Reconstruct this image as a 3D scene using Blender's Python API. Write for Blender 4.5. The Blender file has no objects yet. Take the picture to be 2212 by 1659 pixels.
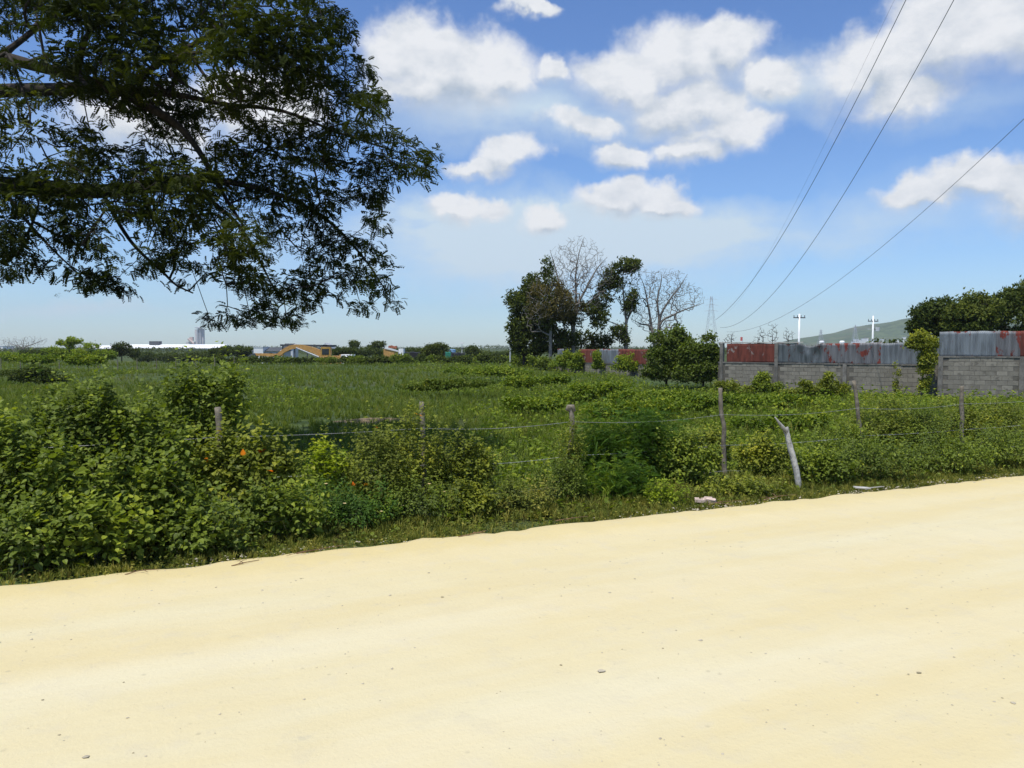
import bpy, math, random
import numpy as np
from mathutils import Vector, Matrix

C = bpy.context.scene.collection
scene = bpy.context.scene
rng = np.random.default_rng(7)
random.seed(7)
PI = math.pi
R = math.radians

# ------------------------------------------------------------------ camera
EYE = 2.1
FPX = 1703.0            # focal length for a 2212 px wide frame
PITCH = math.atan(79.5 / FPX)
cam = bpy.data.cameras.new('camera')
camo = bpy.data.objects.new('camera', cam)
C.objects.link(camo)
camo.location = (0, 0, EYE)
camo.rotation_euler = (PI / 2 - PITCH, 0, 0)
cam.sensor_width = 36
cam.lens = 36 * FPX / 2212
cam.clip_start = 0.05
cam.clip_end = 12000
scene.camera = camo

def ray(px, py):
    u = (px - 1106) / FPX
    v = (829.5 - py) / FPX
    return np.array([u, math.cos(PITCH) + v * math.sin(PITCH), -math.sin(PITCH) + v * math.cos(PITCH)])

def at(px, py, Y):
    d = ray(px, py)
    return np.array([0, 0, EYE]) + d * (Y / d[1])

def azel(px, py):
    d = ray(px, py)
    return math.atan2(d[0], d[1]), math.asin(d[2] / np.linalg.norm(d))

# ------------------------------------------------------------------ light
SUN_EL, SUN_AZ = 67.0, 215.0        # azimuth clockwise from +Y
sd = Vector((math.sin(R(SUN_AZ)) * math.cos(R(SUN_EL)), math.cos(R(SUN_AZ)) * math.cos(R(SUN_EL)), math.sin(R(SUN_EL))))
sun = bpy.data.lights.new('sun', 'SUN')
sun.energy = 4.2
sun.angle = R(0.5)
sun.color = (1.0, 0.965, 0.90)
suno = bpy.data.objects.new('sun', sun)
suno.rotation_euler = (-sd).to_track_quat('-Z', 'Y').to_euler()
suno.location = (0, 0, 60)
C.objects.link(suno)
scene.view_settings.view_transform = 'Standard'
scene.view_settings.look = 'None'
scene.view_settings.gamma = 1
scene.view_settings.use_curve_mapping = False
scene.view_settings.exposure = 0.12
scene.render.engine = 'CYCLES'
scene.cycles.max_bounces = 6
scene.cycles.transparent_max_bounces = 6
scene.cycles.volume_bounces = 0
scene.cycles.use_denoising = True

# ------------------------------------------------------------------ node helper
class N:
    def __init__(s, nt):
        s.t = nt
        s.l = nt.links
    def __call__(s, typ, ins=None, **kw):
        n = s.t.nodes.new(typ)
        for k, v in kw.items():
            setattr(n, k, v)
        if ins:
            for k, v in ins.items():
                sock = n.inputs[k]
                if isinstance(v, bpy.types.NodeSocket):
                    s.l.new(v, sock)
                else:
                    sock.default_value = v
        return n
    def math(s, op, a, b=None, c=None, clamp=False):
        ins = {0: a}
        if b is not None: ins[1] = b
        if c is not None: ins[2] = c
        return s('ShaderNodeMath', ins, operation=op, use_clamp=clamp).outputs[0]
    def vmath(s, op, a, b=None, out=0):
        ins = {0: a}
        if b is not None: ins[1] = b
        return s('ShaderNodeVectorMath', ins, operation=op).outputs[out]
    def mix(s, fac, a, b, blend='MIX'):
        n = s('ShaderNodeMix', None, data_type='RGBA', blend_type=blend)
        for i, v in ((0, fac), (6, a), (7, b)):
            if isinstance(v, bpy.types.NodeSocket): s.l.new(v, n.inputs[i])
            elif i == 0: n.inputs[i].default_value = v
            else: n.inputs[i].default_value = (*v, 1) if len(v) == 3 else v
        return n.outputs[2]
    def ramp(s, fac, stops, interp='LINEAR'):
        n = s('ShaderNodeValToRGB', {0: fac})
        cr = n.color_ramp
        cr.interpolation = interp
        while len(cr.elements) < len(stops): cr.elements.new(0.5)
        for e, (p, c) in zip(cr.elements, stops):
            e.position = p
            e.color = (*c, 1) if len(c) == 3 else c
        return n.outputs[0]
    def smooth(s, x, a, b):
        n = s('ShaderNodeMapRange', {0: x, 1: a, 2: b, 3: 0.0, 4: 1.0}, interpolation_type='SMOOTHSTEP')
        return n.outputs[0]
    def noise(s, vec, scale, detail=4, rough=0.55, out=0):
        return s('ShaderNodeTexNoise', {'Vector': vec, 'Scale': scale, 'Detail': detail, 'Roughness': rough}).outputs[out]

# ------------------------------------------------------------------ sky with clouds
world = bpy.data.worlds.new('World')
scene.world = world
world.use_nodes = True
nt = world.node_tree
nt.nodes.clear()
w = N(nt)
SKY = 0.1
sky = w('ShaderNodeTexSky', None, sky_type='NISHITA', sun_disc=False, sun_elevation=R(SUN_EL), sun_rotation=R(SUN_AZ),
        altitude=0, air_density=1.0, dust_density=0.3, ozone_density=1.5)
tc = w('ShaderNodeTexCoord').outputs['Generated']
sep = w('ShaderNodeSeparateXYZ', {0: tc})
az = w.math('ARCTAN2', sep.outputs[0], sep.outputs[1])
el = w.math('ARCSINE', sep.outputs[2])
ae = w('ShaderNodeCombineXYZ', {0: az, 1: el, 2: 0.0}).outputs[0]
# billowy warp, in direction space
w1 = w.noise(tc, 5.5, 3, 0.55, out=1)
w2 = w.noise(tc, 19.0, 4, 0.6, out=1)
def centred(v, k): 
    return w.vmath('MULTIPLY', w.vmath('SUBTRACT', v, (0.5, 0.5, 0.5)), (k, k * 0.8, 0))
aw = w.vmath('ADD', w.vmath('ADD', ae, centred(w1, 0.10)), centred(w2, 0.060))
fb = w.noise(tc, 13.0, 9, 0.60)
# (px, py, rx, ry) of cumulus lumps in the frame
CUM = [(905, 125, 105, 78), (985, 160, 150, 85), (905, 185, 100, 50), (1090, 170, 60, 45),
       (1195, 165, 38, 30), (1470, 120, 125, 80), (1570, 100, 85, 60), (1340, 170, 90, 60), (1465, 215, 130, 60), (1545, 265, 90, 50), (1560, 75, 60, 45),
       (1245, 275, 80, 26), (1345, 330, 65, 28), (1480, 315, 60, 30), (1655, 170, 70, 36),
       (1068, 350, 62, 38), (1020, 372, 66, 24), (1395, 415, 72, 42), (1350, 432, 90, 34), (1440, 440, 50, 26),
       (985, 445, 66, 26), (1165, 482, 52, 26),
       (2080, 60, 190, 105), (1890, 150, 130, 80), (1950, 210, 120, 50), (2240, 30, 120, 130), 
       (2030, 430, 115, 38), (2140, 400, 110, 48), (2260, 420, 130, 70), (1140, 25, 60, 18),
       (330, 270, 150, 70), (560, 240, 140, 60)]
blobs = []
for (x, y, rx, ry) in CUM:
    a0, e0 = azel(x, y)
    a1, _ = azel(x + rx, y)
    _, e1 = azel(x, y - ry)
    blobs.append((a0, e0, 1.2 * abs(a1 - a0), 1.18 * abs(e1 - e0)))
rs = random.Random(3)
for i in range(26):                       # the same sort of sky goes on all round
    a = 0.85 + (2 * PI - 1.7) * (i + rs.random()) / 26
    e = rs.uniform(0.12, 0.75)
    k = 0.5 + e
    blobs.append((a if a < PI else a - 2 * PI, e, rs.uniform(0.08, 0.17) * k / math.cos(e), rs.uniform(0.04, 0.08) * k))
f1 = f2 = None
for (a0, e0, ra, re) in blobs:
    dv = w.vmath('MULTIPLY', w.vmath('SUBTRACT', aw, (a0, e0, 0)), (1 / ra, 1 / re, 0))
    d1 = w.vmath('LENGTH', dv, out=1)
    d2 = w.vmath('LENGTH', w.vmath('ADD', dv, (0.12, 0.55, 0)), out=1)
    f1 = d1 if f1 is None else w.math('SMOOTH_MIN', f1, d1, 0.25)
    f2 = d2 if f2 is None else w.math('SMOOTH_MIN', f2, d2, 0.25)
dens = w.math('ADD', w.math('SUBTRACT', 1.0, f1), w.math('MULTIPLY', w.math('SUBTRACT', fb, 0.5), 1.05))
under = w.smooth(w.math('ADD', w.math('SUBTRACT', f1, f2), w.math('MULTIPLY', w.math('SUBTRACT', fb, 0.5), 0.5)), -0.30, 0.65)
soft = w.math('MULTIPLY_ADD', under, 0.70, 0.26)
cov = w.math('MULTIPLY', w('ShaderNodeMapRange', {0: dens, 1: -0.30, 2: soft, 3: 0.0, 4: 1.0}, interpolation_type='SMOOTHSTEP').outputs[0], 0.97)
thick = w.smooth(dens, 0.15, 1.0)
# soft thin veil, wide bands
VEIL = [(150, 670, 240, 26, .8), (1150, 545, 560, 120, 1.7), (1050, 480, 420, 90, 1.1), (1500, 500, 560, 90, 1.2), (1000, 480, 260, 60, .6), (1150, 250, 460, 110, 1.0), (1700, 180, 300, 90, .9), (1900, 500, 420, 40, .5), (2000, 430, 400, 90, .3),
        (600, 560, 400, 100, .4), (300, 300, 500, 120, .45), (2100, 240, 300, 60, .5)]
vl = None
for (x, y, rx, ry, amp) in VEIL:
    a0, e0 = azel(x, y)
    a1, _ = azel(x + rx, y)
    _, e1 = azel(x, y - ry)
    dv = w.vmath('MULTIPLY', w.vmath('SUBTRACT', aw, (a0, e0, 0)), (1 / abs(a1 - a0), 1 / abs(e1 - e0), 0))
    g = w.math('MULTIPLY', w.math('SUBTRACT', 1.0, w.vmath('LENGTH', dv, out=1), clamp=True), amp)
    vl = g if vl is None else w.math('ADD', vl, g)
sc2 = w.vmath('MULTIPLY', tc, (1.0, 1.0, 3.2))
vn = w.noise(sc2, 4.5, 6, 0.6)
veil = w.math('MULTIPLY', vl, w.math('MULTIPLY_ADD', w.smooth(vn, 0.25, 0.62), 0.75, 0.25), clamp=True)
veil = w.math('MULTIPLY', veil, 0.95, clamp=True)
# sky colour, pulled a touch deeper towards the zenith by the Nishita sky itself
hor = w.smooth(w.math('ABSOLUTE', el), 0.0, 0.62)
skyc = w.mix(1.0, sky.outputs[0], w.mix(hor, (0.84, 1.08, 1.42), (0.74, 1.0, 1.42)), 'MULTIPLY')
k = 1 / SKY
veilc = (0.58 * k, 0.70 * k, 0.80 * k)
lit = (0.80 * k, 0.815 * k, 0.84 * k)
shd = (0.42 * k, 0.49 * k, 0.58 * k)
bill = w.math('MULTIPLY', w.math('SUBTRACT', 0.56, w.noise(w.vmath('MULTIPLY', tc, (1.0, 1.0, 1.6)), 26.0, 5, 0.6)), 1.5)
cf = w.math('ADD', w.math('MULTIPLY', under, w.math('MULTIPLY_ADD', thick, 0.5, 0.5)), bill, clamp=True)
cc = w.mix(cf, lit, shd)
c1 = w.mix(veil, skyc, veilc)
c2 = w.mix(cov, c1, cc)
bg = w('ShaderNodeBackground', {0: c2, 1: SKY})
out = w('ShaderNodeOutputWorld', {0: bg.outputs[0]})
world.cycles.sampling_method = 'MANUAL'
world.cycles.sample_map_resolution = 1024

# ------------------------------------------------------------------ materials
def mat(name):
    m = bpy.data.materials.new(name)
    m.use_nodes = True
    m.node_tree.nodes.clear()
    return m, N(m.node_tree)

def finish(m, n, shader, disp=None):
    o = n('ShaderNodeOutputMaterial', {0: shader})
    return m

def leafmat(name, stops, trans=0.35, rough=0.5, spec=0.35, patch=0.0):
    """stops: ramp over the per-leaf tone 'var'."""
    m, n = mat(name)
    v = n('ShaderNodeAttribute', None, attribute_name='var').outputs['Fac']
    geo = n('ShaderNodeNewGeometry')
    if patch:
        nz = n.noise(geo.outputs['Position'], patch, 3)
        v = n.math('ADD', v, n.math('MULTIPLY', n.math('SUBTRACT', nz, 0.5), 0.9), clamp=True)
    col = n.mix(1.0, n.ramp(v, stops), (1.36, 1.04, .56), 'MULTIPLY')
    p = n('ShaderNodeBsdfPrincipled', {'Base Color': col, 'Roughness': rough, 'Specular IOR Level': spec * .55})
    tcol = n.mix(1.0, col, (1.5, 1.55, 0.5), 'MULTIPLY')
    t = n('ShaderNodeBsdfTranslucent', {'Color': tcol})
    mx = n('ShaderNodeMixShader', {0: trans, 1: p.outputs[0], 2: t.outputs[0]})
    return finish(m, n, mx.outputs[0])

def plain(name, col, rough=0.8, metal=0.0, vary=0.25, scale=3.0, spec=0.3, bump=0.0, bscale=20.0, dirt=None):
    m, n = mat(name)
    tc = n('ShaderNodeTexCoord').outputs['Object']
    rnd = n('ShaderNodeObjectInfo').outputs['Random']
    vec = n.vmath('ADD', tc, n('ShaderNodeCombineXYZ', {0: n.math('MULTIPLY', rnd, 17.0), 1: n.math('MULTIPLY', rnd, 31.0), 2: 0.0}).outputs[0])
    nz = n.noise(vec, scale, 6, 0.65)
    lo = tuple(c * (1 - vary) for c in col)
    hi = tuple(min(1, c * (1 + vary)) for c in col)
    c = n.mix(n.smooth(nz, 0.3, 0.7), lo, hi)
    tone = n.math('MULTIPLY_ADD', rnd, 0.25, 0.875)
    c = n.mix(1.0, c, n('ShaderNodeCombineXYZ', {0: tone, 1: tone, 2: tone}).outputs[0], 'MULTIPLY')
    if dirt:
        d = n.smooth(n.noise(vec, scale * 2.3, 7, 0.7), 0.52, 0.66)
        c = n.mix(n.math('MULTIPLY', d, 0.85), c, dirt)
    ins = {'Base Color': c, 'Roughness': rough, 'Metallic': metal, 'Specular IOR Level': spec}
    if bump:
        b = n('ShaderNodeBump', {'Height': n.noise(vec, bscale, 6, 0.6), 'Strength': bump, 'Distance': 0.25 / bscale / 2})
        ins['Normal'] = b.outputs[0]
    p = n('ShaderNodeBsdfPrincipled', ins)
    return finish(m, n, p.outputs[0])

def sheetmat(name, base, rust, lo, hi, scale=2.2, streak=True):
    m, n = mat(name)
    tc = n('ShaderNodeTexCoord').outputs['Object']
    rnd = n('ShaderNodeObjectInfo').outputs['Random']
    off = n('ShaderNodeCombineXYZ', {0: n.math('MULTIPLY', rnd, 23.0), 1: n.math('MULTIPLY', rnd, 11.0), 2: n.math('MULTIPLY', rnd, 7.0)}).outputs[0]
    v = n.vmath('ADD', tc, off)
    a = n.noise(n.vmath('MULTIPLY', v, (1.6, 1.6, 1.0)), scale, 8, 0.62)
    z = n('ShaderNodeSeparateXYZ', {0: tc}).outputs[2]
    edge = n.math('MULTIPLY', n.math('POWER', n.math('ABSOLUTE', n.math('MULTIPLY', z, 1.75)), 5.0), 0.16)   # rust creeps in from top and bottom edges
    f = n.smooth(n.math('ADD', a, edge), lo, hi)
    g = n.noise(n.vmath('MULTIPLY', v, (3, 3, 0.35)), 2.0, 5, 0.6)
    b2 = n.mix(n.smooth(g, 0.35, 0.65), tuple(c * 0.62 for c in base), tuple(min(1, c * 1.2) for c in base))
    r2 = n.mix(n.smooth(n.noise(n.vmath('MULTIPLY', v, (2.5, 2.5, .6)), 2.4, 5), 0.32, 0.68), tuple(c * 0.6 for c in rust), tuple(c * 1.2 for c in rust))
    c = n.mix(f, b2, r2)
    rough = n.math('MULTIPLY_ADD', f, 0.3, 0.5)
    bp = n('ShaderNodeBump', {'Height': n.noise(v, 14.0, 4), 'Strength': 0.25, 'Distance': 0.01})
    p = n('ShaderNodeBsdfPrincipled', {'Base Color': c, 'Roughness': rough, 'Metallic': 0.15, 'Normal': bp.outputs[0]})
    return finish(m, n, p.outputs[0])

M = {}
M['rain'] = leafmat('rain_tree_leaf', [(0, (.016, .030, .012)), (.5, (.034, .058, .018)), (.85, (.085, .120, .024)), (1, (.15, .18, .03))], .30, .6, .2)  # lightest stops paint the sun-lit yellow green into the leaf colour
M['broad'] = leafmat('broad_leaf', [(0, (.058, .102, .034)), (.45, (.098, .172, .043)), (.8, (.155, .25, .048)), (1, (.25, .36, .065))], .32, .5, .35)
M['vine'] = leafmat('vine_leaf', [(0, (.065, .105, .035)), (.5, (.125, .190, .050)), (.85, (.19, .27, .055)), (1, (.29, .36, .07))], .33, .5, .3)
M['lime'] = leafmat('lime_leaf', [(0, (.12, .22, .03)), (.6, (.19, .31, .04)), (1, (.28, .40, .06))], .35, .5, .3)
M['fern'] = leafmat('feathery_leaf', [(0, (.030, .078, .024)), (.6, (.052, .135, .030)), (1, (.15, .26, .035))], .30, .55, .3)
M['autumn'] = leafmat('orange_leaf', [(0, (0.450, 0.120, 0.010)), (1, (0.620, 0.300, 0.020))], .3, .5, .3)
M['petal'] = leafmat('flower_petal', [(0, (0.620, 0.620, 0.620)), (1, (0.620, 0.620, 0.620))], .3, .5, .3)
M['dark'] = leafmat('dark_tree_leaf', [(0, (.022, .042, .018)), (.6, (.045, .078, .024)), (1, (.10, .15, .035))], .25, .6, .2)
M['brown'] = leafmat('dry_leaf', [(0, (.055, .070, .040)), (1, (.13, .13, .075))], .25, .7, .1)
M['far'] = leafmat('far_tree_leaf', [(0, (0.027, 0.054, 0.024)), (.6, (0.053, 0.093, 0.033)), (1, (0.112, 0.165, 0.048))], .25, .6, .2)
M['lightfar'] = leafmat('light_tree_leaf', [(0, (0.088, 0.175, 0.035)), (1, (0.228, 0.350, 0.052))], .3, .6, .2)
M['grass'] = leafmat('field_grass', [(0, (.055, .110, .030)), (.45, (.088, .155, .042)), (.8, (.125, .19, .058)), (1, (.18, .21, .085))], .30, .6, .2, patch=.16)
M['weed'] = leafmat('field_weed', [(0, (0.052, 0.114, 0.026)), (.5, (0.123, 0.219, 0.035)), (1, (0.263, 0.367, 0.052))], .30, .55, .3, patch=.25)
M['verge'] = leafmat('verge_grass', [(0, (0.052, 0.088, 0.032)), (.5, (0.114, 0.166, 0.052)), (1, (0.280, 0.315, 0.123))], .25, .6, .2, patch=1.4)
M['bark'] = plain('dark_bark', (.038, .031, .025), .9, vary=.5, scale=8, bump=.6, bscale=25)
M['palebark'] = plain('pale_bark', (.20, .18, .155), .9, vary=.35, scale=6, bump=.4)
M['stem'] = plain('green_stem', (.10, .10, .045), .8)
M['postwood'] = plain('weathered_wood', (.20, .172, .13), .9, vary=.4, scale=9, bump=.8, bscale=30, dirt=(.10, .08, .06))
M['whitewood'] = plain('whitewashed_wood', (.40, .385, .35), .85, vary=.25, scale=11, bump=.9, bscale=28, dirt=(.13, .12, .11))
M['wire'] = plain('galvanised_wire', (.42, .42, .40), .5, metal=.5)
M['cable'] = plain('power_cable', (.07, .08, .09), .6)
M['block'] = plain('concrete_block', (.205, .19, .155), .95, vary=.16, scale=2.0, bump=.3, bscale=24, dirt=(.12, .11, .09))
M['mortar'] = plain('mortar', (.125, .115, .095), .95, vary=.3, scale=2)
M['concrete'] = plain('grey_concrete', (.15, .142, .125), .95, vary=.35, scale=2, bump=.4, dirt=(.08, .075, .065))
M['oldbeam'] = plain('pale_capping', (.42, .40, .36), .9, vary=.3)
M['galv'] = sheetmat('galvanised_sheet', (.165, .185, .20), (.16, .030, .020), .66, .70)
M['galvrust'] = sheetmat('rusting_sheet', (.15, .15, .155), (.16, .030, .020), .57, .61)
M['redrust'] = sheetmat('red_rust_sheet', (.24, .21, .19), (.15, .038, .024), .37, .41, 1.4)
M['darksheet'] = sheetmat('dark_dented_sheet', (.10, .115, .12), (.07, .03, .025), .60, .66)
M['white'] = plain('white_paint', (.80, .80, .78), .6, vary=.08, scale=1)
M['palegrey'] = plain('pale_grey_paint', (.52, .54, .55), .7, vary=.1)
M['silo'] = plain('silo_concrete', (.64, .61, .59), .85, vary=.12, scale=.05)
M['pink'] = plain('pinkish_cladding', (.62, .48, .42), .8, vary=.1)
M['darkgrey'] = plain('dark_roof', (.07, .075, .08), .8)
M['glass'] = plain('dark_glass', (.02, .025, .03), .15, spec=.6)
M['orange'] = plain('machine_orange', (.50, .28, .085), .5, vary=.15, scale=2, dirt=(.28, .14, .06))
M['yellow'] = plain('machine_yellow', (.42, .25, .05), .5, vary=.2, scale=2, dirt=(.2, .12, .06))
M['rubber'] = plain('black_rubber', (.02, .02, .02), .8)
M['black'] = plain('black_tarp', (.018, .018, .02), .7)
M['greentarp'] = plain('green_tarp', (.02, .16, .10), .7)
M['bluetank'] = plain('blue_tank', (.25, .42, .62), .5)
M['brick'] = plain('red_brick', (.30, .12, .07), .9)
M['steel'] = plain('pylon_steel', (.42, .44, .46), .6, metal=.3)
M['redpaint'] = plain('red_paint', (.5, .06, .04), .6)
M['stone'] = plain('pale_stone', (.42, .37, .27), .9, vary=.2, scale=12, bump=.4)
M['darkstone'] = plain('brown_stone', (.33, .28, .17), .9, vary=.3, scale=12, bump=.4)
M['twig'] = plain('dead_twig', (.22, .13, .07), .9)
M['rubble'] = plain('pinkish_rubble', (.52, .40, .33), .9)

def road_material():
    m, n = mat('pale_sand')
    pos = n('ShaderNodeNewGeometry').outputs['Position']
    mp = n('ShaderNodeMapping', {'Vector': pos, 'Rotation': (0, 0, -math.atan(.463))})
    v = mp.outputs[0]
    along = n.vmath('MULTIPLY', v, (0.18, 1.0, 1.0))
    a = n.noise(along, 0.7, 5, 0.6)
    b = n.noise(v, 3.5, 7, 0.65)
    c = n.noise(v, 30.0, 5, 0.7)
    t = n('ShaderNodeSeparateXYZ', {0: v}).outputs[1]     # distance across the road (far edge ~ 8.25)
    tt = n.math('ADD', t, n.math('MULTIPLY', n.math('SUBTRACT', b, .5), .7))
    edge = n.smooth(tt, 6.3, 8.0)
    col = n.mix(n.smooth(a, .35, .68), (.60, .505, .280), (.62, .555, .36))
    col = n.mix(n.math('MULTIPLY', edge, .8), col, (.60, .49, .235))
    col = n.mix(n.math('MULTIPLY', n.smooth(b, .50, .70), .35), col, (.54, .48, .34))
    col = n.mix(n.math('MULTIPLY', n.smooth(c, .58, .72), .30), col, (.40, .34, .22))
    spots = n('ShaderNodeTexVoronoi', {'Vector': v, 'Scale': 7.0, 'Randomness': 1.0}, feature='F1').outputs[0]
    gate = n.smooth(n.noise(v, 1.7, 3), .52, .62)
    sp = n.math('MULTIPLY', n.math('SUBTRACT', 1.0, n.smooth(spots, .05, .16)), gate)
    col = n.mix(n.math('MULTIPLY', sp, .55), col, (.38, .335, .22))
    sp2 = n.math('SUBTRACT', 1.0, n.smooth(n('ShaderNodeTexVoronoi', {'Vector': n.vmath('MULTIPLY', v, (.6, 1.0, 1.0)), 'Scale': 2.6, 'Randomness': 1.0}, feature='F1').outputs[0], .03, .11))
    col = n.mix(n.math('MULTIPLY', n.math('MULTIPLY', sp2, n.smooth(c, .40, .60)), .45), col, (.40, .37, .28))
    rut = n.smooth(n.math('ABSOLUTE', n.math('SUBTRACT', n.math('MODULO', n.math('ADD', tt, 30.3), 1.75), .87)), .10, .42)
    col = n.mix(n.math('MULTIPLY', n.math('SUBTRACT', 1.0, rut), .22), col, (.66, .59, .41))
    h = n.math('ADD', n.math('MULTIPLY', b, .5), n.math('ADD', n.math('MULTIPLY', c, .22), n.math('MULTIPLY', n.noise(along, 5, 4), .4)))
    bp = n('ShaderNodeBump', {'Height': h, 'Strength': .55, 'Distance': .035})
    p = n('ShaderNodeBsdfPrincipled', {'Base Color': col, 'Roughness': .95, 'Specular IOR Level': .1, 'Normal': bp.outputs[0]})
    return finish(m, n, p.outputs[0])
M['road'] = road_material()

def ground_material():
    m, n = mat('field_soil')
    pos = n('ShaderNodeNewGeometry').outputs['Position']
    a = n.noise(pos, .08, 6, .6)
    b = n.noise(pos, 1.3, 6, .65)
    col = n.mix(n.smooth(b, .35, .65), (.035, .055, .018), (.075, .105, .032))
    col = n.mix(n.math('MULTIPLY', n.smooth(a, .45, .62), .5), col, (.085, .085, .035))
    p = n('ShaderNodeBsdfPrincipled', {'Base Color': col, 'Roughness': .95, 'Specular IOR Level': .1,
        'Normal': n('ShaderNodeBump', {'Height': b, 'Strength': .6, 'Distance': .1}).outputs[0]})
    return finish(m, n, p.outputs[0])
M['ground'] = ground_material()

def soil_material():
    m, n = mat('bare_soil')
    pos = n('ShaderNodeNewGeometry').outputs['Position']
    b = n.noise(pos, 5, 6, .65)
    col = n.mix(n.smooth(b, .35, .65), (.12, .085, .045), (.22, .16, .09))
    p = n('ShaderNodeBsdfPrincipled', {'Base Color': col, 'Roughness': .95, 'Normal': n('ShaderNodeBump', {'Height': b, 'Strength': .7, 'Distance': .05}).outputs[0]})
    return finish(m, n, p.outputs[0])
M['soil'] = soil_material()

def hill_material():
    m, n = mat('wooded_hill')
    pos = n('ShaderNodeNewGeometry').outputs['Position']
    b = n.noise(pos, .03, 8, .7)
    col = n.mix(n.smooth(b, .38, .62), (.035, .065, .022), (.095, .135, .045))
    col = n.mix(n.math('MULTIPLY', n.smooth(n.noise(pos, .006, 5), .5, .62), .5), col, (.11, .11, .06))
    p = n('ShaderNodeBsdfPrincipled', {'Base Color': col, 'Roughness': .95, 'Normal': n('ShaderNodeBump', {'Height': b, 'Strength': 1.0, 'Distance': 8.0}).outputs[0]})
    return finish(m, n, p.outputs[0])
M['hill'] = hill_material()

# ------------------------------------------------------------------ mesh helpers
def build_mesh(name, V, F, var=None, smooth=False):
    V = np.ascontiguousarray(V, dtype=np.float32)
    F = np.ascontiguousarray(F, dtype=np.int32)
    k = F.shape[1]
    me = bpy.data.meshes.new(name)
    me.vertices.add(len(V))
    me.vertices.foreach_set('co', V.ravel())
    me.loops.add(F.size)
    me.loops.foreach_set('vertex_index', F.ravel())
    me.polygons.add(len(F))
    me.polygons.foreach_set('loop_start', np.arange(0, F.size, k, dtype=np.int32))
    me.polygons.foreach_set('loop_total', np.full(len(F), k, dtype=np.int32))
    me.polygons.foreach_set('use_smooth', np.full(len(F), bool(smooth)))
    if var is not None:
        a = me.attributes.new('var', 'FLOAT', 'POINT')
        a.data.foreach_set('value', np.ascontiguousarray(var, dtype=np.float32))
    me.update()
    me.validate()
    return me

def put(name, V, F, m, parent=None, var=None, smooth=False, loc=None):
    """World-space vertices; stored relative to the parent's (or own) origin."""
    V = np.asarray(V, dtype=float)
    if parent is not None:
        V = V - np.array(parent.location)
        o_loc = np.zeros(3)
    else:
        o_loc = np.array(loc) if loc is not None else np.array([V[:, 0].mean(), V[:, 1].mean(), V[:, 2].min()])
        V = V - o_loc
    if loc is not None and parent is not None:
        o_loc = np.array(loc) - np.array(parent.location)
        V = V - o_loc
    me = build_mesh(name, V, F, var, smooth)
    me.materials.append(m)
    o = bpy.data.objects.new(name, me)
    o.location = o_loc
    C.objects.link(o)
    if parent is not None:
        o.parent = parent
    return o

def tag(o, label=None, cat=None, group=None, kind=None):
    if label: o['label'] = label
    if cat: o['category'] = cat
    if group: o['group'] = group
    if kind: o['kind'] = kind
    return o

def thing(name, loc, label, cat, group=None):
    o = bpy.data.objects.new(name, None)
    o.empty_display_size = .2
    o.location = tuple(float(v) for v in loc)
    C.objects.link(o)
    return tag(o, label, cat, group)

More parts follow.
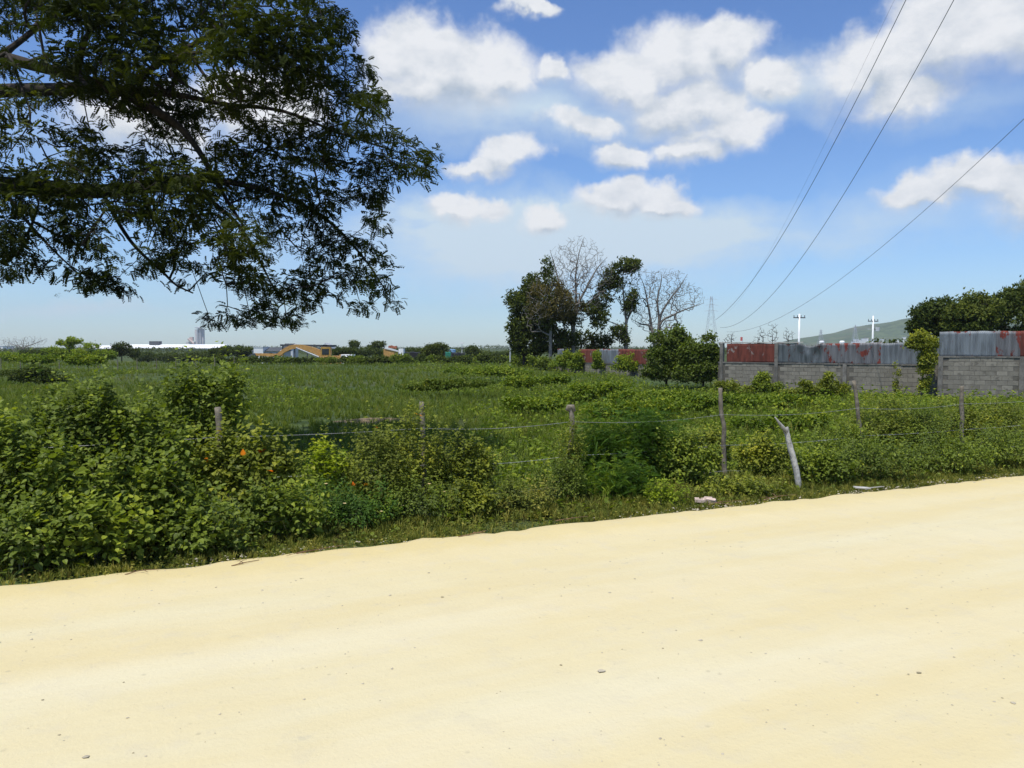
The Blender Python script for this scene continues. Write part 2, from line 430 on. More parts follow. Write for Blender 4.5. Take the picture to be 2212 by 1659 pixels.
class MB:
    """collects quads"""
    def __init__(s): s.v = []; s.f = []; s.n = 0
    def add(s, V, F):
        s.v.append(np.asarray(V, float)); s.f.append(np.asarray(F) + s.n); s.n += len(V)
    def box(s, c, size, rz=0.0, rx=0.0, ry=0.0, taper=1.0):
        x, y, z = (d / 2 for d in size)
        V = np.array([[-x, -y, -z], [x, -y, -z], [x, y, -z], [-x, y, -z], [-x * taper, -y * taper, z], [x * taper, -y * taper, z], [x * taper, y * taper, z], [-x * taper, y * taper, z]])
        if rx: V = V @ np.array(Matrix.Rotation(rx, 3, 'X')).T
        if ry: V = V @ np.array(Matrix.Rotation(ry, 3, 'Y')).T
        if rz: V = V @ np.array(Matrix.Rotation(rz, 3, 'Z')).T
        s.add(V + np.asarray(c, float), [[0, 3, 2, 1], [4, 5, 6, 7], [0, 1, 5, 4], [1, 2, 6, 5], [2, 3, 7, 6], [3, 0, 4, 7]])
    def tube(s, pts, rad, seg=6, rough=0.0, r_=None):
        pts = np.asarray(pts, float)
        rad = np.broadcast_to(np.asarray(rad, float), (len(pts),))
        T = np.gradient(pts, axis=0)
        T /= np.linalg.norm(T, axis=1)[:, None] + 1e-9
        ref = np.array([0.31, 0.2, 0.93]) if abs(T[0][2]) < .9 else np.array([1.0, .1, 0])
        A = np.cross(T, ref); A /= np.linalg.norm(A, axis=1)[:, None] + 1e-9
        B = np.cross(T, A)
        th = np.linspace(0, 2 * PI, seg, endpoint=False)
        ring = (np.cos(th)[None, :, None] * A[:, None] + np.sin(th)[None, :, None] * B[:, None]) * rad[:, None, None]
        if rough:
            ring = ring * (1 + rng.uniform(-rough, rough, ring.shape[:2])[:, :, None])
        V = (pts[:, None] + ring).reshape(-1, 3)
        F = []
        for i in range(len(pts) - 1):
            for j in range(seg):
                a, b = i * seg + j, i * seg + (j + 1) % seg
                F.append([a, b, b + seg, a + seg])
        nV = len(V)
        V = np.vstack([V, pts[:1], pts[-1:]])
        for j in range(seg):
            F.append([nV, (j + 1) % seg, j, j])
            a = (len(pts) - 1) * seg
            F.append([nV + 1, a + j, a + (j + 1) % seg, a + (j + 1) % seg])
        s.add(V, F)
    def prism(s, poly, y0, y1):
        """poly: list of (x, z), counter-clockwise; walls and fan caps"""
        n = len(poly)
        p = np.asarray(poly, float)
        V = np.vstack([np.c_[p[:, 0], np.full(n, y0), p[:, 1]], np.c_[p[:, 0], np.full(n, y1), p[:, 1]]])
        F = [[i, (i + 1) % n, n + (i + 1) % n, n + i] for i in range(n)]
        # caps strip-wise between the two halves of the outline
        for i in range(n // 2 - (0 if n % 2 else 1)):
            a, b, c, d = i, i + 1, n - 2 - i, n - 1 - i
            if c <= b: 
                F.append([a, b, d, d]); F.append([n + a, n + d, n + b, n + b]); break
            F.append([a, b, c, d]); F.append([n + a, n + d, n + c, n + b])
        s.add(V, F)
    def tris(s):
        V = np.vstack(s.v); F = np.vstack(s.f)
        T = np.vstack([F[:, [0, 1, 2]], F[F[:, 3] != F[:, 2]][:, [0, 2, 3]]])
        return V, T
    def make(s, name, m, parent=None, smooth=False, loc=None):
        V, T = s.tris()
        return put(name, V, T, m, parent, None, smooth, loc)

def bez(pts, n=8):
    """smooth polyline through points (Catmull-Rom)"""
    P = [np.asarray(p, float) for p in pts]
    P = [2 * P[0] - P[1]] + P + [2 * P[-1] - P[-2]]
    out = []
    for i in range(1, len(P) - 2):
        for t in np.linspace(0, 1, n, endpoint=False):
            out.append(.5 * ((2 * P[i]) + (-P[i - 1] + P[i + 1]) * t + (2 * P[i - 1] - 5 * P[i] + 4 * P[i + 1] - P[i + 2]) * t * t + (-P[i - 1] + 3 * P[i] - 3 * P[i + 1] + P[i + 2]) * t ** 3))
    out.append(P[-2])
    return np.array(out)

# --- leaf templates: (V, F) leaf along +Y, face up +Z, unit length
def t_heart():
    V = [[0, 0, 0], [-.36, .10, .03], [.36, .10, .03], [-.40, .42, .05], [.40, .42, .05], [0, .40, -.05], [-.2, .78, -.02], [.2, .78, -.02], [0, 1.05, -.16]]
    F = [[0, 5, 3], [0, 3, 1], [0, 2, 4], [0, 4, 5], [5, 6, 3], [5, 4, 7], [5, 8, 6], [5, 7, 8]]
    return np.array(V, float), np.array(F)
def t_oval():
    V = [[0, 0, 0], [-.27, .38, .05], [.27, .38, .05], [0, .45, -.04], [0, 1.0, -.14]]
    F = [[0, 3, 1], [0, 2, 3], [3, 4, 1], [3, 2, 4]]
    return np.array(V, float), np.array(F)
def t_lobed():
    V = [[0, 0, 0]]; F = []
    th = np.linspace(-2.3, 2.3, 11)
    rr = [.38, .62, .34, .72, .42, 1.0, .42, .72, .34, .62, .38]
    for a, r in zip(th, rr): V.append([math.sin(a) * r * .8, .35 + math.cos(a) * r * .62, -.10 * r])
    V[0] = [0, .3, .05]
    for i in range(1, 11): F.append([0, i + 1, i])
    return np.array(V, float), np.array(F)
def t_pinnate(n=5, w=.13, L=.46, droop=.25):
    V = []; F = []
    for i in range(n):
        y = .18 + .75 * i / (n - 1)
        ln = L * (1 - .35 * abs(i / (n - 1) - .35))
        for s in (-1, 1):
            b = len(V)
            ang = .62 - .25 * i / n
            dx, dy = s * math.cos(ang), math.sin(ang)
            z0 = -droop * y * y
            V += [[0, y - .02, z0], [s * .02 + dx * ln * .5 - dy * w * .5 * s, y + dy * ln * .5 + abs(dx) * w * .5, z0 - .03],
                  [dx * ln, y + dy * ln, z0 - droop * ln * .8], [dx * ln * .5 + dy * w * .5 * s, y + dy * ln * .5 - abs(dx) * w * .5, z0 - .07]]
            F += [[b, b + 1, b + 2], [b, b + 2, b + 3]] if s < 0 else [[b, b + 2, b + 1], [b, b + 3, b + 2]]
    b = len(V)
    V += [[-.012, 0, 0], [.012, 0, 0], [0, .95, -droop * .9]]
    F += [[b, b + 1, b + 2]]
    return np.array(V, float), np.array(F)
def t_tuft(n=7, seed=1, spread=.45, width=.035):
    r = random.Random(seed); V = []; F = []
    for i in range(n):
        a = r.uniform(0, 2 * PI); s = r.uniform(.1, spread); h = r.uniform(.55, 1.0)
        bx, by = r.uniform(-.12, .12), r.uniform(-.12, .12)
        px, py = -math.sin(a) * width, math.cos(a) * width
        b = len(V)
        V += [[bx - px, by - py, 0], [bx + px, by + py, 0],
              [bx + math.cos(a) * s * .4 + px * .8, by + math.sin(a) * s * .4 + py * .8, h * .6],
              [bx + math.cos(a) * s * .4 - px * .8, by + math.sin(a) * s * .4 - py * .8, h * .6],
              [bx + math.cos(a) * s * 1.2, by + math.sin(a) * s * 1.2, h]]
        F += [[b, b + 1, b + 2], [b, b + 2, b + 3], [b + 3, b + 2, b + 4]]
    return np.array(V, float), np.array(F)
def t_clump(n=6, seed=1, leaf=None, lsize=.6, rad=.5, up=.35):
    """cluster of leaves round a point, unit radius about"""
    r = np.random.default_rng(seed); lv, lf = leaf or t_oval(); V = []; F = []
    for i in range(n):
        d = r.normal(size=3); d[2] = abs(d[2]) * .6 + .1 * r.normal(); d /= np.linalg.norm(d)
        nn = np.array([0, 0, 1.0]) * up + r.normal(size=3) * .5 + d * .3
        M3 = frame(d[None], nn[None])[0]
        c = r.normal(size=3) * rad * .5
        V.append(lv * lsize @ M3.T + c); F.append(lf + i * len(lv))
    return np.vstack(V), np.vstack(F)

def frame(Y, Nn):
    Y = Y / (np.linalg.norm(Y, axis=1)[:, None] + 1e-9)
    X = np.cross(Y, Nn); X /= np.linalg.norm(X, axis=1)[:, None] + 1e-9
    Z = np.cross(X, Y)
    return np.stack([X, Y, Z], axis=2)     # columns are axes

def scatter(tmpl, pos, ydir, nrm, scale, var):
    tv, tf = tmpl
    Mx = frame(ydir, nrm)
    scale = np.broadcast_to(np.asarray(scale, float), (len(pos),))
    V = np.einsum('nij,kj->nki', Mx, tv) * scale[:, None, None] + pos[:, None]
    F = tf[None] + (np.arange(len(pos)) * len(tv))[:, None, None]
    return V.reshape(-1, 3), F.reshape(-1, 3), np.repeat(var, len(tv))

def join(lst):
    V, F, A, n = [], [], [], 0
    for v, f, a in lst:
        V.append(v); F.append(f + n); A.append(a); n += len(v)
    return np.vstack(V), np.vstack(F), np.concatenate(A)

def upright(n, tilt=.2, r=None):
    r = r or rng
    a = r.uniform(0, 2 * PI, n)
    nz = np.c_[r.normal(0, tilt, n), r.normal(0, tilt, n), np.ones(n)]
    yd = np.c_[np.cos(a), np.sin(a), np.zeros(n)]
    return yd, nz

# smooth value noise for terrain
def vnoise(x, y, s, seed=0):
    x = np.asarray(x, float) / s + seed * 13.7; y = np.asarray(y, float) / s + seed * 7.3
    xi, yi = np.floor(x), np.floor(y); fx, fy = x - xi, y - yi
    fx = fx * fx * (3 - 2 * fx); fy = fy * fy * (3 - 2 * fy)
    h = lambda a, b: np.modf(np.abs(np.sin(a * 127.1 + b * 311.7 + seed) * 43758.5453))[0]
    return (h(xi, yi) * (1 - fx) + h(xi + 1, yi) * fx) * (1 - fy) + (h(xi, yi + 1) * (1 - fx) + h(xi + 1, yi + 1) * fx) * fy

SL = .463
RD = np.array([1, SL]) / math.hypot(1, SL)            # along the road
RN = np.array([-RD[1], RD[0]])                        # towards the field
E0 = 9.08
def st(x, y):
    x = np.asarray(x, float); y = np.asarray(y, float) - E0
    return x * RD[0] + y * RD[1], x * RN[0] + y * RN[1]
def xy(s, t):
    return s * RD[0] + t * RN[0], E0 + s * RD[1] + t * RN[1]
def G(x, y):
    """ground height"""
    s, t = st(x, y)
    tt = np.clip(t, 0, None)
    f = np.clip((tt - 1.5) / 4, 0, 1)
    z = -.03 - .10 * np.clip(tt / 2, 0, 1) + f * ((vnoise(x, y, 6, 1) - .5) * .25 + (vnoise(x, y, 17, 2) - .5) * .35) * np.clip(1.4 - np.abs(y) / 200, 0.3, 1)
    z = z + .35 * np.exp(-((x + 25) / 9) ** 2 - ((y - 58) / 5) ** 2)      # low mound far left
    z = z + .45 * np.exp(-((x + 2) / 7) ** 2 - ((y - 70) / 5) ** 2)
    z = z - 1.4 * np.clip((y - 108) / 6, 0, 1) * (np.asarray(y) > 0)
    return z
def onr(px, o):
    """X, Y where the view column px meets the line parallel to the road edge, o metres (in Y) beyond it"""
    u = (px - 1106) / FPX
    Y = (E0 + o) / (1 - SL * u)
    return u * Y, Y

# ------------------------------------------------------------------ ground, road
def graded(cuts):
    out = []
    for a, b, st_ in cuts: out += list(np.arange(a, b, st_))
    out.append(cuts[-1][1]); return np.array(out)
def grid_faces(nx, ny):
    i = np.arange(nx - 1)[None, :]; j = np.arange(ny - 1)[:, None]
    a = j * nx + i
    return np.stack([a, a + 1, a + 1 + nx, a + nx], -1).reshape(-1, 4)

gx = graded([(-3360, -400, 185), (-400, -80, 16), (-80, 100, 1.0), (100, 400, 15), (400, 3360, 185)])
gy = graded([(-540, -60, 60), (-60, 5, 5), (5, 130, 1.0), (130, 500, 18.5), (500, 3700, 200)])
X, Y = np.meshgrid(gx, gy)
Z = G(X, Y) - .02
st_s, st_t = st(X, Y)
Z = np.where(st_t < 0.6, np.minimum(Z, -.10), Z)
put('ground', np.c_[X.ravel(), Y.ravel(), Z.ravel()], grid_faces(len(gx), len(gy)), M['ground'], smooth=True, loc=(0, 0, 0))['kind'] = 'structure'

gs = graded([(-90, -14, 1.5), (-14, 22, .10), (22, 160, 1.5)])
gt = graded([(-13, -9, .5), (-9, 0, .10)])
S, T = np.meshgrid(gs, gt)
ragged = (vnoise(S, S * 0, .5, 3) - .5) * .11 + (vnoise(S, S * 0, 2.2, 4) - .5) * .04 + (vnoise(S, S * 0, .16, 14) - .5) * .11
wgt = np.clip((T + 1.5) / 1.5, 0, 1)
Tt = T + ragged * wgt
X, Y = xy(S, Tt)
Z = .0 + (vnoise(X, Y, .9, 5) - .5) * .008 + (vnoise(X, Y, .25, 6) - .5) * .012 + (vnoise(S * .1, T, .8, 7) - .5) * .02
Z = Z + .015 * np.exp(-((T + .45) / .30) ** 2) * (.6 + vnoise(S, T, .25, 8)) - .05 * np.clip((T + .12) / .12, 0, 1)
put('road', np.c_[X.ravel(), Y.ravel(), Z.ravel()], grid_faces(len(gs), len(gt)), M['road'], smooth=True, loc=(0, 0, 0))['kind'] = 'structure'

# pebbles and grit on the road
def stone_tmpl(seed):
    r = np.random.default_rng(seed)
    V = np.array([[0, 0, .55], [1, 0, .1], [.3, .95, .12], [-.8, .6, .1], [-.8, -.6, .08], [.3, -.95, .1], [0, 0, -.3]]) * (1 + r.uniform(-.25, .25, (7, 3)))
    F = np.array([[0, 1, 2], [0, 2, 3], [0, 3, 4], [0, 4, 5], [0, 5, 1], [6, 2, 1], [6, 3, 2], [6, 4, 3], [6, 5, 4], [6, 1, 5]])
    return V * .5, F
def pebbles(name, n, s0, s1, t0, t1, size, m, sd_, label):
    r = np.random.default_rng(sd_)
    s = r.uniform(s0, s1, n); t = r.uniform(t0, t1, n)
    keep = vnoise(s, t, 1.1, 21 + sd_) > r.uniform(.25, .75, n)
    s, t = s[keep], t[keep]
    x, y = xy(s, t)
    z = (vnoise(x, y, .9, 5) - .5) * .008 + (vnoise(x, y, .25, 6) - .5) * .012 + (vnoise(s * .1, t, .8, 7) - .5) * .02 + .001
    yd, nz = upright(len(x), .15, r)
    sz = size * r.lognormal(0, .45, len(x))
    V, F, A = scatter(stone_tmpl(sd_), np.c_[x, y, z], yd, nz, sz, r.uniform(0, 1, len(x)))
    o = put(name, V, F, m, loc=(0, 5, 0))
    return tag(o, label, 'gravel', kind='stuff')
pebbles('pale_gravel', 3000, -6, 13, -8, -.15, .011, M['stone'], 1, 'pale grit and pebbles strewn over the sandy road')
pebbles('brown_gravel', 420, -6, 14, -8, -.1, .009, M['darkstone'], 2, 'darker brown grit strewn over the sandy road')
pebbles('edge_gravel', 4500, -9, 18, -.6, .12, .017, M['stone'], 3, 'loose pale pebbles gathered along the road edge')

def stone(px, py, size, m, label, flat=.35, name='stone', cat='stone'):
    size = size * .62
    d = ray(px, py); k_ = -EYE / d[2]; p = np.array([0, 0, EYE]) + d * k_
    r = np.random.default_rng(int(px))
    V, F = stone_tmpl(int(px))
    a = r.uniform(0, 6)
    V = V @ np.array(Matrix.Rotation(a, 3, 'Z')).T * np.array([size, size * .8, size * flat * 1.4])
    o = put(name, V + p + [0, 0, size * .07], F, m, loc=p)
    return tag(o, label, cat, 'single stones on the sandy road')
stone(1985, 1453, .055, M['darkstone'], 'larger brown stone on the road at the far right, beside a smaller one')
stone(1962, 1456, .03, M['darkstone'], 'small brown stone beside the larger brown stone at the right')
stone(1073, 1499, .035, M['darkstone'], 'small dark stone near the middle of the road')
stone(1300, 1450, .10, M['stone'], 'flat pale grey stone in the middle of the road', .15)
stone(92, 1360 + 152, .035, M['darkstone'], 'small dark stone at the left, uppermost of three')
stone(128, 1588, .032, M['darkstone'], 'small dark stone at the lower left corner of the road')
stone(955, 1290, .05, M['darkstone'], 'flat brown stone left of centre on the road', .3)
stone(650, 1250, .04, M['darkstone'], 'dark stone near the hedge side of the road at left')
stone(1640, 1235 - 30, .05, M['darkstone'], 'flattish brown stone right of centre on the road', .3)

# twigs and litter along the edge
def twig(px0, py0, px1, py1, label, m='twig', r=.006, forks=2, name='dead_twig', cat='twig'):
    P = []
    for (a, b) in ((px0, py0), (px1, py1)):
        d = ray(a, b); P.append(np.array([0, 0, EYE]) + d * (-EYE / d[2]) + [0, 0, .012])
    mb = MB(); L = np.linalg.norm(P[1] - P[0]); rr = np.random.default_rng(int(px0))
    pts = bez([P[0], P[0] * .6 + P[1] * .4 + rr.normal(0, L * .05, 3) * [1, 1, 0] + [0, 0, .01], P[1]], 5)
    mb.tube(pts, np.linspace(r, r * .5, len(pts)), 5)
    for k_ in range(forks):
        a = pts[3 + k_ * 2]; e = a + rr.normal(0, L * .22, 3) * [1, 1, 0] + [0, 0, .01]
        mb.tube([a, (a + e) / 2 + [0, 0, .012], e], [r * .7, r * .5, r * .3], 4)
    return tag(mb.make(name, M[m], loc=P[0]), label, cat, 'dead twigs along the road edge')
twig(1200, 1127, 1270, 1117, 'forked dead twig on the sand in front of the second fence post from left')
twig(640, 1198, 740, 1180, 'long thin dead twig along the road edge at left')
twig(270, 1244, 345, 1232, 'dark dead twig at the foot of the big left hedge')
twig(500, 1225, 560, 1212, 'short dead twig under the hedge with orange leaves')
twig(990, 1162, 1050, 1148, 'crooked dead twig lying at the middle of the road edge')
twig(1530, 1092, 1610, 1083, 'straight dead twig beside the pinkish rubble')
twig(1650, 1082, 1720, 1070, 'dead twig lying at the foot of the broken white post')
twig(320, 1000, 320, 1001, 'x') if False else None

d = ray(1862, 1058); p = np.array([0, 0, EYE]) + d * (-EYE / d[2])
mb = MB(); mb.box(p + [0, 0, .03], (.26, .07, .014), rz=.25, ry=.10, rx=.2); mb.box(p + [.24, .10, .02], (.30, .035, .010), rz=.42, rx=-.1)
tag(mb.make('board_scrap', M['oldbeam'], loc=p), 'pale splintered board scraps on the verge right of the white post', 'board')
d = ray(1525, 1084); p = np.array([0, 0, EYE]) + d * (-EYE / d[2])
mb = MB(); r5 = random.Random(5)
for i in range(9):
    mb.box(p + [r5.uniform(-.16, .16), r5.uniform(-.05, .08), .02], (r5.uniform(.05, .12), r5.uniform(.04, .08), r5.uniform(.03, .06)), rz=r5.uniform(0, 3), rx=r5.uniform(-.4, .4))
tag(mb.make('rubble_heap', M['rubble'], loc=p), 'little heap of pinkish broken tile at the road edge', 'rubble')

# ------------------------------------------------------------------ trees
def grow(nodes, attr, r, step, jit=.10, base=None, sag=0.0, cap=60000):
    """nodes: list [pos, parent, minradius]; attractors joined to the nearest node, nearest-to-base first."""
    n = len(nodes)
    P = np.zeros((cap, 3)); par = np.full(cap, -1, int); mr = np.zeros(cap)
    for i, (p, q, m_) in enumerate(nodes): P[i] = p; par[i] = q; mr[i] = m_
    base = P[0] if base is None else base
    tips = []
    order = np.argsort(np.linalg.norm(attr - base, axis=1))
    for ai in order:
        a = attr[ai]
        d2 = ((P[:n] - a) ** 2).sum(1)
        j = int(np.argmin(d2)); L = math.sqrt(d2[j])
        k_ = max(1, int(L / step))
        if n + k_ >= cap: break
        off = r.normal(0, jit * L, 3)
        prev = j; p0 = P[j].copy()
        for q in range(1, k_ + 1):
            t = q / k_
            P[n] = p0 * (1 - t) + a * t + off * math.sin(PI * t) + r.normal(0, jit * .25 * step, 3) * (t < 1) + np.array([0, 0, -sag * L * math.sin(PI * t)])
            par[n] = prev; prev = n; n += 1
        tips.append(prev)
    return P[:n], par[:n], mr[:n], np.array(tips)

def radii(par, mr, r0, e=2.4, rmax=9):
    n = len(par); acc = np.zeros(n)
    for i in range(n - 1, 0, -1):
        v = acc[i] if acc[i] > 0 else r0 ** e
        acc[i] = v
        if par[i] >= 0: acc[par[i]] += v
    rad = np.maximum(acc, r0 ** e) ** (1 / e)
    return np.minimum(np.maximum(rad, mr), rmax)

def seg_mesh(P, par, rad, sides=4):
    i = np.nonzero(par >= 0)[0]
    a, b = P[par[i]], P[i]
    ra, rb = rad[par[i]], rad[i]
    ra = np.minimum(ra, rb * 1.6)
    T = b - a; L = np.linalg.norm(T, axis=1)[:, None] + 1e-9; T = T / L
    ref = np.where(np.abs(T[:, 2:3]) < .9, np.array([[0, 0, 1.0]]), np.array([[1.0, 0, 0]]))
    A = np.cross(T, ref); A /= np.linalg.norm(A, axis=1)[:, None]
    B = np.cross(T, A)
    th = np.linspace(0, 2 * PI, sides, endpoint=False)
    ring = np.cos(th)[None, :, None] * A[:, None] + np.sin(th)[None, :, None] * B[:, None]
    V = np.concatenate([a[:, None] - T[:, None] * ra[:, None, None] * .3 + ring * ra[:, None, None], b[:, None] + ring * rb[:, None, None]], 1)
    F = []
    for j in range(sides):
        q = (j + 1) % sides
        F += [[j, q, sides + q], [j, sides + q, sides + j]]
    F = np.array(F)[None] + (np.arange(len(i)) * 2 * sides)[:, None, None]
    return V.reshape(-1, 3), F.reshape(-1, 3)

def chain(nodes, pts, rads, parent=-1):
    last = parent
    for p, r_ in zip(pts, rads):
        nodes.append([np.asarray(p, float), last, r_]); last = len(nodes) - 1
    return last

def inpoly(x, y, poly):
    x = np.asarray(x); y = np.asarray(y); c = np.zeros(len(x), bool); n = len(poly); j = n - 1
    for i in range(n):
        xi, yi = poly[i]; xj, yj = poly[j]
        c ^= ((yi > y) != (yj > y)) & (x < (xj - xi) * (y - yi) / (yj - yi + 1e-9) + xi)
        j = i
    return c

# --- the big spreading tree at upper left
def rain_tree():
    r = np.random.default_rng(11)
    ZC = 15.0
    poly = [(-520, -260), (690, -260), (712, -10), (740, 20), (765, 55), (770, 110), (790, 130), (815, 170), (835, 205), (838, 240), (815, 262), (850, 282), (885, 300), (930, 322), (965, 335), (940, 350), (945, 375), (908, 400), (890, 375), (858, 388), (845, 420), (828, 470), (842, 520), (820, 540), (845, 562), (850, 600), (835, 625), (865, 648), (862, 668), (820, 652), (790, 692), (760, 690), (768, 665), (740, 652), (690, 642), (668, 665), (650, 700), (600, 704), (560, 690), (520, 702), (450, 702), (418, 690), (440, 668), (500, 650), (530, 640), (500, 622), (450, 602), (420, 588), (372, 560), (392, 620), (352, 640), (355, 602), (330, 590), (310, 600), (270, 560), (245, 550), (252, 600), (290, 640), (270, 642), (210, 612), (150, 635), (130, 602), (60, 596), (0, 602), (-520, 560)]
    holes = [(80, 168, 120, 22), (262, 280, 62, 40), (110, 246, 105, 26), (45, 330, 60, 34), (285, 520, 62, 50), (190, 225, 60, 18), (480, 270, 38, 16), (560, 245, 30, 14), (560, 160, 26, 12), (700, 250, 24, 14), (330, 145, 36, 14), (60, 470, 40, 14), (230, 475, 30, 20), (440, 545, 40, 26), (610, 590, 30, 20), (700, 585, 26, 16), (640, 470, 22, 14)]
    base = np.array([-11.6, ZC + .6, G(-11.6, ZC + .6) - .1])
    nodes = []
    f = lambda x, y, z: at(x, y, z)
    t = chain(nodes, [base, base + [.1, 0, 1.4], base + [.35, 0, 2.8], base + [.6, -.1, 3.9]], [.62, .46, .42, .40])
    def limb(pts, r0, r1, parent):
        P = bez([nodes[parent][0]] + [f(*p) for p in pts], 4)[1:]
        s0 = len(nodes)
        chain(nodes, P, np.linspace(r0, r1, len(P)), parent)
        return s0, len(nodes) - 1
    def near(p):
        q = f(*p); return int(np.argmin([np.linalg.norm(n_[0] - q) for n_ in nodes]))
    a0, a1 = limb([(-170, 215, 15), (0, 198, 14.6), (130, 194, 14.5), (245, 190, 14.5), (300, 222, 14.6), (372, 262, 14.8), (425, 320, 15), (470, 400, 15.2), (520, 480, 15.4)], .16, .03, t)
    b0, b1 = limb([(-250, 60, 15.5), (-120, 90, 15.0), (0, 122, 14.8), (80, 144, 14.7), (165, 166, 14.6), (262, 200, 14.5)], .13, .09, t)
    c0, c1 = limb([(-160, 400, 16.2), (0, 402, 16), (110, 408, 15.9), (220, 414, 15.8), (330, 402, 15.7), (415, 386, 15.6)], .24, .10, t)
    limb([(437, 418, 15.6), (511, 481, 15.5), (558, 558, 15.3), (600, 640, 15.2)], .06, .012, c1)
    limb([(500, 395, 15.7), (600, 420, 15.9), (700, 470, 16), (780, 550, 16), (835, 630, 16)], .07, .012, c1)
    limb([(380, 205, 15.2), (480, 225, 15.6), (610, 240, 15.8), (740, 290, 16), (880, 335, 16)], .07, .010, near((262, 200, 14.5)))
    limb([(340, 140, 14.9), (430, 90, 15.3), (520, 40, 15.8), (640, 30, 16)], .07, .02, near((262, 200, 14.5)))
    limb([(200, 60, 14.2), (330, 0, 14.6), (420, -80, 14.6)], .06, .02, near((165, 166, 14.6)))
    limb([(100, 40, 15.6), (180, -60, 16), (260, -160, 16)], .06, .02, near((0, 122, 14.8)))
    limb([(258, 485, 15.0), (297, 538, 14.8), (350, 586, 14.6), (380, 615, 14.5), (417, 633, 14.4)], .042, .014, near((220, 414, 15.8)))
    limb([(60, 480, 15.6), (120, 545, 15.3), (180, 600, 15.2)], .04, .01, near((0, 402, 16)))
    limb([(20, 120, 14.0), (50, 200, 13.6), (65, 260, 13.4), (20, 330, 13.3)], .03, .008, near((0, 122, 14.8)))
    bare_until = len(nodes)
    # leaf positions
    N0 = 36000
    x = r.uniform(-520, 970, N0); y = r.uniform(-260, 706, N0)
    k_ = inpoly(x, y, poly)
    for (hx, hy, hr, hs) in holes:
        k_ &= (((x - hx) / hr) ** 2 + ((y - hy) / hs) ** 2 > 1) | (r.random(N0) < .10)
    nz = vnoise(x + y * .5, y * 2.6 - x * .5, 80, 31) * .5 + vnoise(x + y * .4, y * 2.4 - x * .5, 30, 32) * .5
    low = np.clip((y - 430) / 260, 0, 1) * .12 + np.clip((x - 700) / 250, 0, 1) * .03 + np.clip((260 - x) / 260, 0, 1) * .03
    k_ &= nz > (.37 + low + r.normal(0, .05, N0))
    k_ &= r.random(N0) < np.where(x < 0, .45, .92)
    x, y = x[k_], y[k_]
    zz = ZC + (vnoise(x, y, 130, 40) - .5) * 5.5 + r.normal(0, .55, len(x))
    zz = np.clip(zz, 12.6, 18.5)
    pts = np.array([at(a, b, c) for a, b, c in zip(x, y, zz)])
    pts = pts[r.permutation(len(pts))]
    na = min(2700, len(pts))
    P, par, mr, tips = grow(nodes, pts[:na], r, .30, .07, base=nodes[3][0], sag=.05)
    rad = radii(par, mr, .0055)
    tree = thing('spreading_tree', base, 'huge spreading tree with dark feathery leaves hanging in from the upper left', 'tree')
    V, F = seg_mesh(P, par, rad, 5)
    put('trunk', V, F, M['bark'], tree, smooth=True)
    # leaves: at tips in flat drooping sprays, and at all sampled points
    from mathutils import kdtree
    kd = kdtree.KDTree(len(P))
    for i in range(bare_until, len(P)): kd.insert(P[i], i)
    kd.balance()
    L = []; D = []
    for p in pts:
        co, i, dist = kd.find(p)
        v = p - P[i]
        q = p if dist < .24 else P[i] + v / dist * .24
        out_ = (q - P[i]) if dist > .03 else r.normal(0, 1, 3)
        for m_ in range(3):
            L.append(q + r.normal(0, .085, 3) * [1, 1, .35]); D.append(out_ / (np.linalg.norm(out_) + 1e-6) * .6 + r.normal(0, .5, 3) * [1, 1, .3] + [.15, 0, -.12])
    L = np.array(L); D = np.array(D)
    n = len(L)
    nrm = np.c_[r.normal(0, .26, n), r.normal(0, .26, n), np.ones(n)]
    shade = np.clip(.30 + r.normal(0, .14, n) + (vnoise(L[:, 0], L[:, 2], .8, 51) - .5) * .7, 0, 1)
    lv = []
    tm = [t_pinnate(4, .30, .42, .35), t_pinnate(5, .26, .36, .50)]
    pick = r.integers(0, 2, n)
    for q in range(2):
        s_ = pick == q
        lv.append(scatter(tm[q], L[s_], D[s_], nrm[s_], r.uniform(.10, .17, s_.sum()), shade[s_]))
    V, F, A = join(lv)
    put('crown', V, F, M['rain'], tree, var=A)
    print('rain tree leaves', n, 'tris', len(F))
rain_tree()

def ell_points(ells, Y, n, r, depth=1.0, shell=.0):
    """ells (cx, cy, rx, ry) in view px at distance Y -> points inside the ellipsoids"""
    w_ = np.array([e[2] * e[3] for e in ells], float); w_ /= w_.sum()
    idx = r.choice(len(ells), n, p=w_)
    d_ = r.normal(size=(n, 3)); d_ /= np.linalg.norm(d_, axis=1)[:, None]
    rad = (shell + (1 - shell) * r.random(n)) ** (1 / 2.2)
    d_ *= rad[:, None]
    out_ = np.zeros((n, 3)); cen = np.zeros((n, 3))
    for i, e in enumerate(ells):
        c = at(e[0], e[1], Y); s_ = Y / FPX
        dd = e[4] if len(e) > 4 else 0
        m_ = idx == i
        out_[m_] = c + [0, dd, 0] + d_[m_] * [e[2] * s_, depth * .5 * (e[2] + e[3]) * s_, e[3] * s_]
        cen[m_] = c + [0, dd, 0]
    return out_, cen

